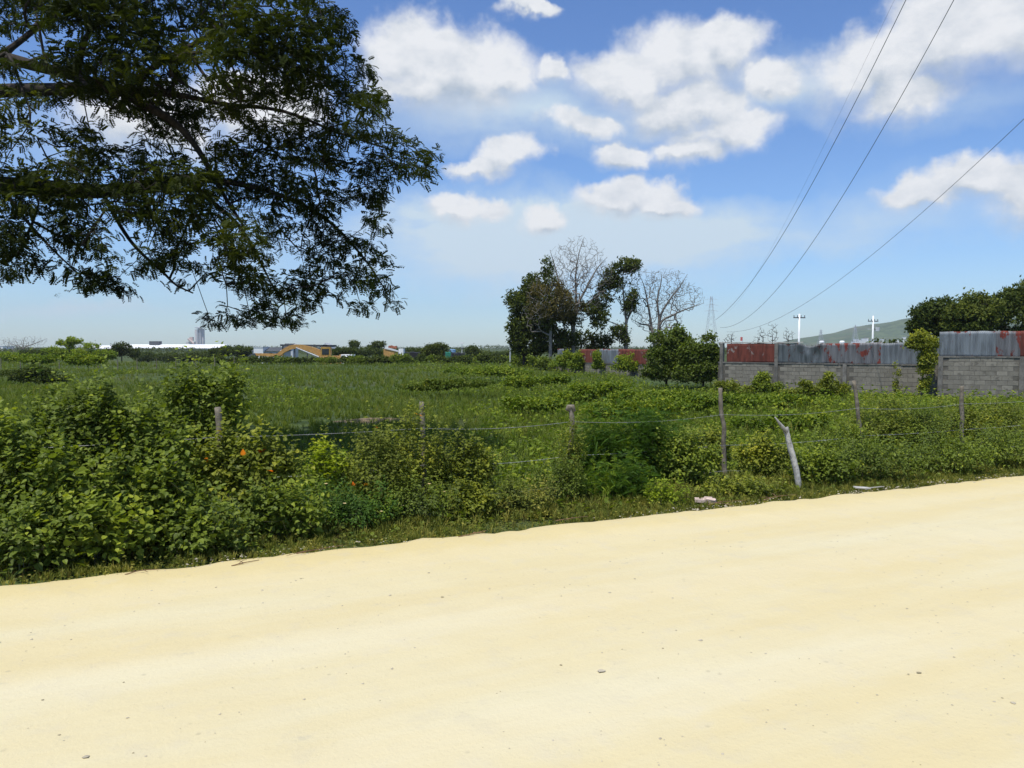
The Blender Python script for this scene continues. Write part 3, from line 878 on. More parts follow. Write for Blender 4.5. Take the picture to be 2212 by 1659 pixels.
TM_CL = [t_clump(7, s, t_oval(), .62, .55) for s in range(4)]
def foliage(pts, cen, size, r, tone=.45, tv=.2, tms=TM_CL, up=.6):
    n = len(pts)
    outv = pts - cen; outv /= np.linalg.norm(outv, axis=1)[:, None] + 1e-6
    nrm = outv * .7 + r.normal(0, .35, (n, 3)) + [0, 0, up]
    yd = outv + r.normal(0, .7, (n, 3))
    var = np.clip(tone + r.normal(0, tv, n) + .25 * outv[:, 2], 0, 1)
    pick = r.integers(0, len(tms), n); lv = []
    for q in range(len(tms)):
        s_ = pick == q
        if s_.any(): lv.append(scatter(tms[q], pts[s_], yd[s_], nrm[s_], size * r.uniform(.7, 1.35, s_.sum()), var[s_]))
    return join(lv)

def tree(name, px, Y, ells, label, m, bark='bark', nleaf=900, size=.35, nbr=120, trunk_r=.12, r0=.012, seed=1, group=None, tone=.45, depth=1.0, lean=0, fork=None, cat='tree', tms=TM_CL, step=None, shell=.0, jit=.10, leaf_ells=None, crown=True, sides=4, px_top=None, bush=False):
    r = np.random.default_rng(seed * 97 + 5)
    u = (px - 1106) / FPX; X0 = u * Y
    base = np.array([X0, Y, float(G(X0, Y)) - .05])
    t_ = thing(name, base, label, cat, group)
    pts, cen = ell_points(ells, Y, nbr, r, depth, shell)
    low = min(p[2] for p in pts)
    c0 = np.array([np.mean([at(e[0], e[1], Y)[0] for e in ells]), Y, 0])
    H = max(p[2] for p in pts) - base[2]
    nodes = []
    if fork:

        chain(nodes, [base], [trunk_r])
        for f_ in fork:
            P_ = bez([base] + [at(a, b, Y) for a, b in f_], 4)[1:]
            chain(nodes, P_, trunk_r * .8 * (1 - np.linspace(0, .97, len(P_))) ** 1.1 + .012, 0)
    else:
        tx = at(px_top if px_top else px + lean, 750, Y)[0]
        hh = max(low - base[2], 0.0) + H * .12 if not bush else H * .12
        P_ = [base, base + [(tx - X0) * .3, 0, hh * .5], base + [(tx - X0) * .7, 0, hh], np.array([tx, Y, base[2] + max(hh, H * .55)])]
        P_ = bez(P_, 3); chain(nodes, P_, np.linspace(trunk_r, trunk_r * .45, len(P_)))
    P, par, mr, tips = grow(nodes, pts, r, step or H * .05, jit, cap=nbr * 60 + 500)
    rad = radii(par, mr, r0)
    V, F = seg_mesh(P, par, rad, sides)
    put('trunk', V, F, M[bark], t_, smooth=True)
    if crown:
        lp, lc = ell_points(leaf_ells or ells, Y, nleaf, r, depth, .25)
        nzz = vnoise(lp[:, 0] + lp[:, 1], lp[:, 2] * 1.3, H * .13, seed)
        kk = nzz > .30 + r.normal(0, .08, len(lp))
        lp, lc = lp[kk], lc[kk]
        lp[:, 2] = np.maximum(lp[:, 2], base[2] + size * .2)
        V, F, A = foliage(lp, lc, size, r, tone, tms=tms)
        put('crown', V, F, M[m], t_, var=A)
    return t_

# --- group of trees in the middle distance (about 72 m)
YM = 72
tree('leafy_tree', 1132, YM, [(1110, 640, 22, 22), (1128, 665, 30, 34), (1150, 620, 22, 30), (1128, 705, 34, 30), (1165, 680, 40, 50), (1140, 745, 38, 32), (1120, 735, 22, 22), (1185, 735, 45, 30)], 'dense dark leafy tree at the left end of the tree group in the field', 'dark', nleaf=2600, size=.42, nbr=160, seed=2, trunk_r=.16, tone=.5)
tree('ivy_clad_tree', 1189, YM - 2, [(1180, 640, 48, 60), (1210, 640, 40, 50), (1160, 680, 35, 40)], 'bare-branched tree with ivy column up its trunk, left of the tallest bare tree', 'brown', 'palebark', nleaf=1500, size=.26, nbr=900, seed=3, trunk_r=.17, r0=.010, jit=.05, step=.7, tone=.4,
     leaf_ells=[(1185, 650, 46, 55), (1215, 660, 30, 40)])
r_ = np.random.default_rng(5)
def ivy(parent, ells, Y, n, size, m='dark', tone=.5, seed=1, name='ivy_leaves'):
    r = np.random.default_rng(seed)
    p_, c_ = ell_points(ells, Y, n, r, 1.0, .2)
    kk = vnoise(p_[:, 0], p_[:, 2], .7, seed) > .28
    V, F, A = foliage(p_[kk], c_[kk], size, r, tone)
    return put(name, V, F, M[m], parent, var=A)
tb = bpy.data.objects['ivy_clad_tree']
ivy(tb, [(1183, 575, 14, 22), (1185, 610, 16, 28), (1190, 650, 20, 24), (1178, 690, 26, 24)], YM - 2, 420, .36, seed=4)
tc_ = tree('tall_bare_tree', 1238, YM, [(1250, 560, 62, 52), (1230, 590, 60, 48), (1285, 590, 50, 34), (1245, 640, 70, 50)], 'tallest bare tree of the group, fan of leafless twigs against the cloud', 'brown', 'palebark', nleaf=500, size=.22, nbr=2200, seed=6, trunk_r=.20, r0=.0085, shell=.25, jit=.05, step=.75,
     fork=[[(1238, 700), (1245, 650), (1243, 600), (1250, 550), (1262, 512)], [(1236, 700), (1215, 640), (1200, 580), (1188, 540)], [(1242, 680), (1268, 620), (1290, 580), (1312, 555)], [(1240, 690), (1275, 650), (1310, 625)]], leaf_ells=[(1235, 670, 40, 30)])
ivy(tc_, [(1250, 680, 30, 26), (1222, 690, 22, 20), (1275, 668, 24, 18), (1295, 690, 22, 24), (1240, 730, 14, 20), (1208, 720, 20, 14)], YM, 520, .36, seed=7)
te = tree('tufted_tree', 1352, YM + 1, [(1352, 585, 34, 26), (1320, 620, 30, 30), (1358, 640, 26, 40), (1340, 720, 30, 25)], 'tree with ivy tufts at its crown, between the tallest bare tree and right bare tree', 'dark', 'palebark', nleaf=160, size=.3, nbr=320, seed=8, trunk_r=.17, r0=.010,
     fork=[[(1353, 705), (1348, 650), (1345, 600), (1352, 570)], [(1352, 705), (1366, 670), (1378, 640)], [(1352, 720), (1330, 700), (1300, 690)]])
ivy(te, [(1345, 575, 26, 16), (1366, 572, 20, 16), (1320, 598, 22, 18), (1306, 622, 16, 16), (1330, 612, 20, 14), (1360, 665, 14, 22), (1366, 645, 14, 16), (1336, 716, 20, 16), (1350, 735, 12, 14)], YM + 1, 900, .38, seed=9)
ivy(te, [(1300, 650, 22, 24), (1290, 678, 18, 22)], YM + 1, 260, .36, seed=19)
tree('right_bare_tree', 1420, YM + 2, [(1395, 620, 36, 40), (1440, 620, 52, 42), (1480, 640, 42, 34), (1420, 680, 60, 40)], 'bare tree with forked pale trunk at the right end of the tree group', 'brown', 'palebark', nleaf=30, size=.2, nbr=2200, seed=12, trunk_r=.17, r0=.0085, shell=.3, jit=.05, step=.75,
     fork=[[(1408, 710), (1400, 660), (1392, 620), (1382, 595)], [(1424, 700), (1420, 650), (1428, 610), (1430, 588)], [(1424, 695), (1445, 650), (1468, 620), (1485, 592)], [(1424, 705), (1455, 680), (1490, 665), (1520, 655)], [(1408, 712), (1385, 700), (1365, 690)]])
tree('dark_shrub', 1298, YM + 3, [(1298, 738, 26, 20), (1285, 748, 22, 16), (1272, 730, 8, 22)], 'small dark shrub under the tree group, above the red sheet', 'dark', nleaf=420, size=.36, nbr=60, seed=13, cat='shrub')
tree('dark_shrub', 1240, YM + 4, [(1240, 735, 34, 22), (1215, 745, 24, 18)], 'low dark shrub round the foot of the tallest bare tree', 'dark', nleaf=380, size=.34, nbr=60, seed=14, cat='shrub')

# --- trees behind the wall on the right
tree('leafy_tree', 2020, 56, [(2000, 684, 34, 26), (2035, 668, 40, 24), (2050, 700, 60, 30), (1985, 708, 22, 22)], 'dark flat-topped tree rising just right of the hill behind the vine', 'far', nleaf=1800, size=.36, nbr=150, seed=21, trunk_r=.2, tone=.35)
tree('leafy_tree', 2110, 54, [(2105, 650, 34, 20), (2120, 670, 48, 30), (2095, 695, 60, 32), (2080, 680, 40, 30)], 'light green tree in the middle behind the right-hand wall', 'far', nleaf=2200, size=.34, nbr=150, seed=22, trunk_r=.2, tone=.7)
tree('leafy_tree', 2210, 55, [(2185, 652, 44, 28), (2240, 640, 60, 40), (2200, 690, 60, 40), (2300, 660, 80, 60)], 'tallest green tree behind the wall, cut by the right frame edge', 'far', nleaf=2800, size=.36, nbr=200, seed=23, trunk_r=.24, tone=.45)

def lumpy(ells, seed, k_=5):
    r = random.Random(seed); out_ = []
    for e in ells:
        out_.append((e[0], e[1] + e[3] * .25, e[2] * .8, e[3] * .75))
        for i in range(k_):
            f = r.uniform(.25, .5); a = r.uniform(0, 2 * PI); q_ = r.uniform(.5, .95)
            out_.append((e[0] + math.cos(a) * e[2] * q_, e[1] + math.sin(a) * e[3] * q_ * .75, e[2] * f, e[3] * f * r.uniform(.8, 1.4)))
    return out_
# --- big bush in front of the wall
tree('wall_bush', 1440, 44, lumpy([(1445, 728, 40, 28), (1425, 765, 42, 36), (1460, 790, 54, 34), (1480, 755, 34, 34), (1420, 800, 40, 20)], 3), 'big dark green bush in front of the wall under the right bare tree', 'broad', nleaf=3200, size=.26, nbr=180, seed=31, trunk_r=.06, tone=.16, cat='bush', bush=True)
tree('wall_bush', 1520, 43, lumpy([(1522, 745, 32, 26), (1530, 785, 30, 38), (1500, 795, 48, 30), (1490, 760, 26, 28)], 4), 'second dark green bush, touching the left end of the long block wall', 'broad', nleaf=2400, size=.25, nbr=150, seed=32, trunk_r=.06, tone=.20, cat='bush', bush=True)

# ------------------------------------------------------------------ walls
BLOCK_ME = None
def block_mesh():
    x, z, y, b = .194, .0935, .060, .004
    V = []; 
    for (yy, k_) in ((y, 0), (-y + b, 0), (-y, b)):
        V += [[-x + k_, yy, -z + k_], [x - k_, yy, -z + k_], [x - k_, yy, z - k_], [-x + k_, yy, z - k_]]
    F = [[8, 9, 10, 11]]
    for a in (0, 4):
        for j in range(4): F.append([a + j, a + (j + 1) % 4, a + 4 + (j + 1) % 4, a + 4 + j])
    me = build_mesh('block', np.array(V), np.array(F)); me.materials.append(M['block'])
    return me
BLOCK_ME = block_mesh()

def corrugated(name, p0, p1, z0, z1, m, parent, wave=.076, amp=.011, dent=0.0, seed=1, skew=0.0, off=0.0):
    p0 = np.array(p0); p1 = np.array(p1)
    L = np.linalg.norm(p1 - p0); nx = max(12, int(L / wave * 6)); nzv = 9
    s_ = np.linspace(0, 1, nx); h = np.linspace(0, 1, nzv)
    S_, H_ = np.meshgrid(s_, h)
    d_ = (p1 - p0) / L; nrm = np.array([d_[1], -d_[0]])
    depth = amp * np.sin(S_ * L / wave * 2 * PI) + off + dent * (vnoise(S_ * 3, H_ * 2, 1, seed) - .5) * 2 * H_
    top = z1 + (vnoise(S_ * 3, S_ * 0, 1, seed + 3) - .5) * .05 - dent * .9 * np.sin(PI * S_) ** 2
    Z_ = z0 + (top - z0) * H_ + skew * S_
    Xp = p0[0] + d_[0] * S_ * L + nrm[0] * depth; Yp = p0[1] + d_[1] * S_ * L + nrm[1] * depth
    V = np.c_[Xp.ravel(), Yp.ravel(), Z_.ravel()]
    F = grid_faces(nx, nzv)
    # give the sheet a real thickness
    V2 = V + np.array([-nrm[0] * .0015, -nrm[1] * .0015, 0])
    n = len(V); 
    FF = [F, F[:, ::-1] + n]
    e = [[i, i + n, i + 1 + n, i + 1] for i in range(nx - 1)] + [[n - nx + i, n - nx + i + 1, 2 * n - nx + i + 1, 2 * n - nx + i] for i in range(nx - 1)]
    F = np.vstack(FF + [np.array(e)])
    c = np.array([(p0[0] + p1[0]) / 2, (p0[1] + p1[1]) / 2, (z0 + z1) / 2])
    return put(name, np.vstack([V, V2]), F, M[m], parent, smooth=True, loc=c)

def wall(name, label, A, B, zb, rows, sheets, pillars, zt, sheet_h, blocks=True, cap=None):
    """A,B (x,y) ends left to right; sheets: (s0,s1,material,dent)"""
    A = np.array(A, float); B = np.array(B, float); L = np.linalg.norm(B - A); d_ = (B - A) / L
    nrm = np.array([d_[1], -d_[0]])        # towards the camera
    rz = math.atan2(d_[1], d_[0])
    t_ = thing(name, (A[0], A[1], zb), label, 'wall')
    def pt(s, o=0.0): return A + d_ * s + nrm * o
    mid = pt(L / 2, .002)
    top = zb + rows * .20
    mb = MB(); mb.box((mid[0], mid[1], (zb - .4 + top) / 2), (L, .10, top - zb + .4), rz=rz); mb.make('core', M['mortar'], t_)
    r = random.Random(int(A[0] * 10))
    if blocks:
        for j in range(rows):
            s = -.2 if j % 2 else 0.0
            while s < L - .05:
                c = s + .2
                if c > .1 and c < L - .1 and not any(abs(c - q) < .26 for q in pillars):
                    o = bpy.data.objects.new('block', BLOCK_ME)
                    p_ = pt(c, .0 + r.uniform(-.004, .004))
                    o.parent = t_
                    o.location = (p_[0] - A[0], p_[1] - A[1], (j + .5) * .20 + r.uniform(-.003, .003))
                    o.rotation_euler = (r.uniform(-.012, .012), r.uniform(-.01, .01), rz + r.uniform(-.012, .012))
                    C.objects.link(o)
                s += .40
    for q in pillars:
        mb = MB(); p_ = pt(q, .0); h = zt if (int(q * 10) % 2 == 0) else top + .02
        mb.box((p_[0], p_[1], (zb - .4 + h) / 2), (.18, .20, h - zb + .4), rz=rz); mb.make('pillar', M['concrete'], t_)
    i = 0
    for (s0, s1, m_, dent) in sheets:
        i += 1
        a = pt(s0, .015 + .006 * (i % 2)); b = pt(s1, .015 + .006 * (i % 2))
        corrugated('metal_sheet', a, b, top - .03 + r.uniform(-.02, .02), zt + r.uniform(-.02, .02) - (.0), m_, t_, dent=dent, seed=i)
    if cap:
        s0, s1 = cap
        p_ = pt((s0 + s1) / 2, .0); mb = MB(); mb.box((p_[0], p_[1], zt + .035), (s1 - s0, .09, .045), rz=rz); mb.make('top_rail', M['oldbeam'], t_)
    # ragged mortar lip under the sheets
    p_ = pt(L / 2, -.005); mb = MB()
    for k_ in range(int(L / .7)):
        q = pt(k_ * .7 + .35, .055); mb.box((q[0], q[1], top + .005), (.69, .05 + r.uniform(0, .03), .05 + r.uniform(0, .03)), rz=rz, ry=r.uniform(-.02, .02))
    mb.make('capping', M['concrete'], t_)
    return t_, pt

def col(px, Y): return ((px - 1106) / FPX * Y, Y)
def along(A, B, px):
    """distance along A->B where view column px crosses"""
    u = (px - 1106) / FPX; A = np.array(A); D = np.array(B) - A; L = np.linalg.norm(D)
    t = (u * A[1] - A[0]) / (D[0] - u * D[1]); return t * L
A, B = col(2026, 34.6), col(2400, 31.5)
q = lambda p: along(A, B, p)
wall_r, ptr = wall('block_wall', 'taller grey block wall at the right with blue-grey and red-rusted sheets on top', A, B, -.12, 9, [(q(2028), q(2095), 'galv', 0), (q(2093), q(2152), 'galv', 0), (q(2150), q(2205), 'galvrust', 0), (q(2203), q(2270), 'redrust', 0.0), (q(2268), q(2330), 'redrust', 0), (q(2328), q(2396), 'galv', 0)],
     [.11, round(q(2212)) + .1], 2.77, 1.1)
A, B = col(1552, 42.5), col(2030, 35.6)
q = lambda p: along(A, B, p)
wall_m, ptm = wall('block_wall', 'long low block wall topped with red, dented dark and grey metal sheets', A, B, -.12, 7, [(q(1570), q(1622), 'redrust', 0), (q(1620), q(1674), 'redrust', 0), (q(1680), q(1724), 'darksheet', .03), (q(1722), q(1778), 'darksheet', .16), (q(1776), q(1842), 'galvrust', 0), (q(1840), q(1905), 'galvrust', 0), (q(1903), q(1962), 'galv', 0), (q(1960), q(2028), 'galv', 0)],
     [.2, round(q(1678), 1), q(1826)], 2.31, 1.1, cap=(0, q(1735)))
A, B = col(1150, 74), col(1415, 56)
q = lambda p: along(A, B, p)
wall_l, ptl = wall('overgrown_wall', 'far overgrown wall with rust-red and grey sheets behind the vines', A, B, -.2, 5, [(q(1205), q(1218), 'galv', 0), (q(1252), q(1288), 'redrust', 0), (q(1290), q(1336), 'galv', 0), (q(1336), q(1368), 'redrust', 0), (q(1368), q(1412), 'redrust', 0)],
     [.2, q(1367)], 1.95, 1.2, blocks=True)

def bush(px, Y, ells, label, m='vine', n=700, size=.22, seed=1, group=None, tone=.55, name='bush', cat='bush', nbr=50):
    return tree(name, px, Y, lumpy(ells, seed), label, m, 'stem', nleaf=n, size=size, nbr=nbr, seed=seed, trunk_r=.02, r0=.004, tone=tone, cat=cat, group=group, bush=True)

bush(1995, 34.9, [(2002, 735, 30, 24), (1975, 742, 24, 12), (2005, 765, 26, 28), (1998, 800, 16, 36), (1995, 835, 14, 24)], 'leafy vine spilling over the step between the two block walls', 'vine', 1500, .17, 41, tone=.6, name='climbing_vine', cat='vine')
bush(1942, 36.2, [(1937, 805, 7, 26), (1938, 840, 9, 16)], 'thin strand of vine hanging down the long low wall', 'vine', 130, .12, 42, name='climbing_vine', cat='vine', nbr=20)
G1 = 'bushes at the foot of the long wall'
bush(1645, 38, [(1645, 825, 24, 22), (1660, 838, 28, 16)], 'bright bush at the foot of the wall below the dark dented sheets', 'broad', 900, .17, 43, G1, .62)
bush(1575, 38, [(1575, 832, 26, 16), (1600, 842, 30, 12)], 'low bush at the foot of the wall below the red sheets', 'vine', 500, .17, 44, G1, .5)
bush(1785, 31, [(1790, 828, 24, 26), (1755, 838, 34, 14), (1810, 842, 26, 14)], 'straggling bush in front of the wall, left of the tilted post top', 'vine', 900, .15, 45, G1, .45)
bush(1730, 33, [(1715, 848, 34, 12), (1745, 846, 24, 12)], 'low spread of weeds under the dented wall section', 'vine', 420, .15, 46, G1, .45)
G2 = 'vine mounds along the far overgrown wall'
for i, (px, Y, e, lab) in enumerate([
    (1165, 68, [(1165, 778, 30, 14), (1190, 785, 34, 12)], 'dark vine mound at the left end of the overgrown wall'),
    (1225, 66, [(1225, 776, 20, 18), (1205, 786, 26, 12)], 'vine mound left of the rust-red sheet'),
    (1247, 65, [(1247, 768, 9, 22), (1245, 788, 16, 12)], 'narrow vine column beside the first rust-red sheet'),
    (1289, 62, [(1290, 770, 6, 18), (1292, 788, 14, 8)], 'vine strand between the red sheet and the grey sheet'),
    (1352, 58, [(1352, 775, 16, 18), (1345, 790, 26, 12), (1372, 790, 18, 10)], 'rounded vine mound right of the pale grey sheet'),
    (1130, 75, [(1130, 775, 26, 12), (1120, 784, 30, 8)], 'dark scrub at the foot of the leafy tree')]):
    bush(px, Y, e, lab, 'broad' if i in (0, 5) else 'weed', 520, .24, 50 + i, G2, .45, name='vine_mound', cat='vine')

# ------------------------------------------------------------------ field growth (uncountable)
def field(n, tmpls, m, smin, smax, lab, name, seed, cond=None, tone=.5, ymin=11.5, ymax=112, sgrow=.012, cat='grass'):
    r = np.random.default_rng(seed)
    # world density falls with distance, size grows a little
    Y_ = ymin * (ymax / ymin) ** (r.random(n) ** .9)
    u = r.uniform(-1.25, .80, n); X_ = u * Y_
    s, t = st(X_, Y_)
    k_ = (t > 1.9)
    # bare patch and keep clear of walls
    k_ &= ~((((X_ + 4.2) / 1.7) ** 2 + ((Y_ - 22.6) / .75) ** 2) < 1 + r.normal(0, .3, n))
    k_ &= ~((X_ > 8) & (Y_ > 46))
    if cond is not None: k_ &= cond(X_, Y_, r)
    X_, Y_ = X_[k_], Y_[k_]
    Z_ = G(X_, Y_) - .03
    yd, nz = upright(len(X_), .25, r)
    sc_ = r.uniform(smin, smax, len(X_)) * (1 + Y_ * sgrow)
    var = np.clip(tone + r.normal(0, .16, len(X_)), 0, 1)
    pick = r.integers(0, len(tmpls), len(X_)); lv = []
    for q_ in range(len(tmpls)):
        s_ = pick == q_
        lv.append(scatter(tmpls[q_], np.c_[X_, Y_, Z_][s_], yd[s_], nz[s_], sc_[s_], var[s_]))
    V, F, A_ = join(lv)
    print(name, len(F))
    o = put(name, V, F, M[m], var=A_, loc=(0, 40, 0))
    return tag(o, lab, cat, kind='stuff')
TU = [t_tuft(8, s, .55, .03) for s in range(4)]
TW = [t_clump(8, s, t_oval(), .42, .9, up=.9) for s in range(4)]
field(54000, TU, 'grass', .13, .26, 'rough field grass between the fence and the far trees', 'field_grass', 61, sgrow=.010)
weedy = lambda X_, Y_, r: (vnoise(X_, Y_, 5, 71) + .25 * vnoise(X_, Y_, 1.6, 72) + np.clip((X_ / Y_ + .05) * 2.2, -.25, .45) + r.normal(0, .06, len(X_))) > .62
field(52000, TW, 'weed', .14, .27, 'creeping leafy weeds spreading over the field', 'field_weeds', 62, weedy, .5, sgrow=.012, cat='weeds')
tallg = lambda X_, Y_, r: (vnoise(X_, Y_, 7, 73) + r.normal(0, .05, len(X_))) > .52
field(12000, [t_tuft(9, s + 9, .5, .012) for s in range(3)], 'grass', .30, .50, 'taller seeding grass standing in the field', 'tall_grass', 63, tallg, .6, ymin=14, sgrow=.008)
# bare soil bank
mb = MB()
xs = np.linspace(-6.4, -2.2, 26); ys = np.linspace(21.4, 23.8, 14); XX, YY = np.meshgrid(xs, ys)
ZZ = G(XX, YY) - .10 + .20 * np.exp(-((XX + 4.2) / 1.4) ** 2 - ((YY - 22.6) / .55) ** 2) * (.6 + .8 * vnoise(XX, YY, .6, 8))
o = put('bare_earth_bank', np.c_[XX.ravel(), YY.ravel(), ZZ.ravel()], grid_faces(26, 14), M['soil'], smooth=True)
tag(o, 'low bank of bare brown earth in the field behind the hedge', 'earth bank'); o['kind'] = 'structure'

G3 = 'scrub bushes along the far side of the field'
ORD = ['first', 'second', 'third', 'fourth', 'fifth', 'sixth', 'seventh', 'eighth', 'ninth', 'tenth', 'eleventh', 'twelfth', 'thirteenth', 'fourteenth', 'fifteenth', 'sixteenth']
def scrub_label(i):
    if i < 3: return 'low scrub bush at the far field edge below the yard house, %s from left' % ORD[i]
    if i < 11: return 'low scrub bush at the far field edge below the orange excavator, %s from left' % ORD[i - 3]
    if i < 16: return 'low scrub bush at the far field edge by van and orange truck, %s from left' % ORD[i - 11]
    if i < 21: return 'low scrub bush at the far field edge below the tarpaulins, %s from left' % ORD[i - 16]
    return 'low scrub bush at the far field edge next to the tree group, %s from left' % ORD[i - 21]
rr = random.Random(9)
for i in range(26):
    px = 455 + i * 27 + rr.uniform(-8, 8); Yb = rr.uniform(98, 106); hh = rr.uniform(8, 13) * (.62 if 2 <= i <= 10 else 1)
    bush(px, Yb, [(px, 781 - hh * .5, rr.uniform(16, 26), hh * .8)], scrub_label(i), 'far' if i % 3 else 'broad', 230, .38, 100 + i, G3, .45, nbr=14, name='scrub_bush')
G4 = 'weedy clumps standing out in the field'
for i, (px, Yb, e, lab, m_) in enumerate([
    (60, 45, [(50, 800, 60, 12), (90, 815, 50, 10)], 'dark brushy clump at far left of the field', 'far'),
    (190, 60, [(190, 775, 26, 10), (160, 770, 20, 12)], 'yellow-green clump in the far left field', 'weed'),
    (75, 70, [(80, 772, 40, 10)], 'pale green clump under the far bare tree', 'weed'),
    (1060, 52, [(1040, 800, 60, 7), (1090, 801, 50, 7)], 'low weed mound in the middle of the field', 'weed'),
    (1170, 40, [(1170, 815, 50, 10), (1120, 822, 40, 9)], 'yellowish weed mound left of the vines', 'weed'),
    (1290, 30, [(1290, 835, 60, 14), (1240, 850, 50, 12)], 'bright vine mound in mid field', 'weed'),
    (1400, 28, [(1400, 850, 60, 14), (1460, 856, 50, 12)], 'bright vine mound below the big wall bushes', 'weed'),
    (1340, 22, [(1330, 880, 60, 14), (1400, 872, 60, 12)], 'leafy vine mound behind the third fence post', 'weed'),
    (1180, 24, [(1150, 868, 60, 12)], 'low weed mound behind the second fence post', 'weed'),
    (1500, 24, [(1480, 868, 60, 12), (1540, 860, 40, 10)], 'low leafy mound behind the tall third post', 'weed'),
    (1680, 20, [(1690, 905, 70, 20), (1750, 900, 40, 18)], 'grassy leafy mound behind the broken white post', 'weed'),
    (1650, 26, [(1640, 862, 70, 10), (1740, 866, 60, 10)], 'low green mound between post and wall', 'weed'),
    (990, 34, [(990, 825, 60, 8), (930, 832, 50, 7)], 'greyish seeding grass clump in the field', 'grass')]):
    bush(px, Yb, [(a_, b_ + d_ * .35, c_ * 1.25, d_ * .8) for a_, b_, c_, d_ in e], lab, m_, 800, .10 + Yb * .003, 140 + i, G4, .40, name='weed_clump', cat='weeds')

# ------------------------------------------------------------------ roadside shrubs
HE, OV, LO = t_heart(), t_oval(), t_lobed()
PF = t_pinnate(8, .07, .42, .35)
LEAF_ME = {}
def leaf_mesh(kind, m_, v, size):
    key = (kind, m_, v, round(size, 3))
    if key not in LEAF_ME:
        tv, tf = {'heart': HE, 'oval': OV, 'lobed': LO, 'fern': PF}[kind]
        me = build_mesh('leaf', tv * size, tf, np.full(len(tv), v)); me.materials.append(M[m_])
        LEAF_ME[key] = me
    return LEAF_ME[key]

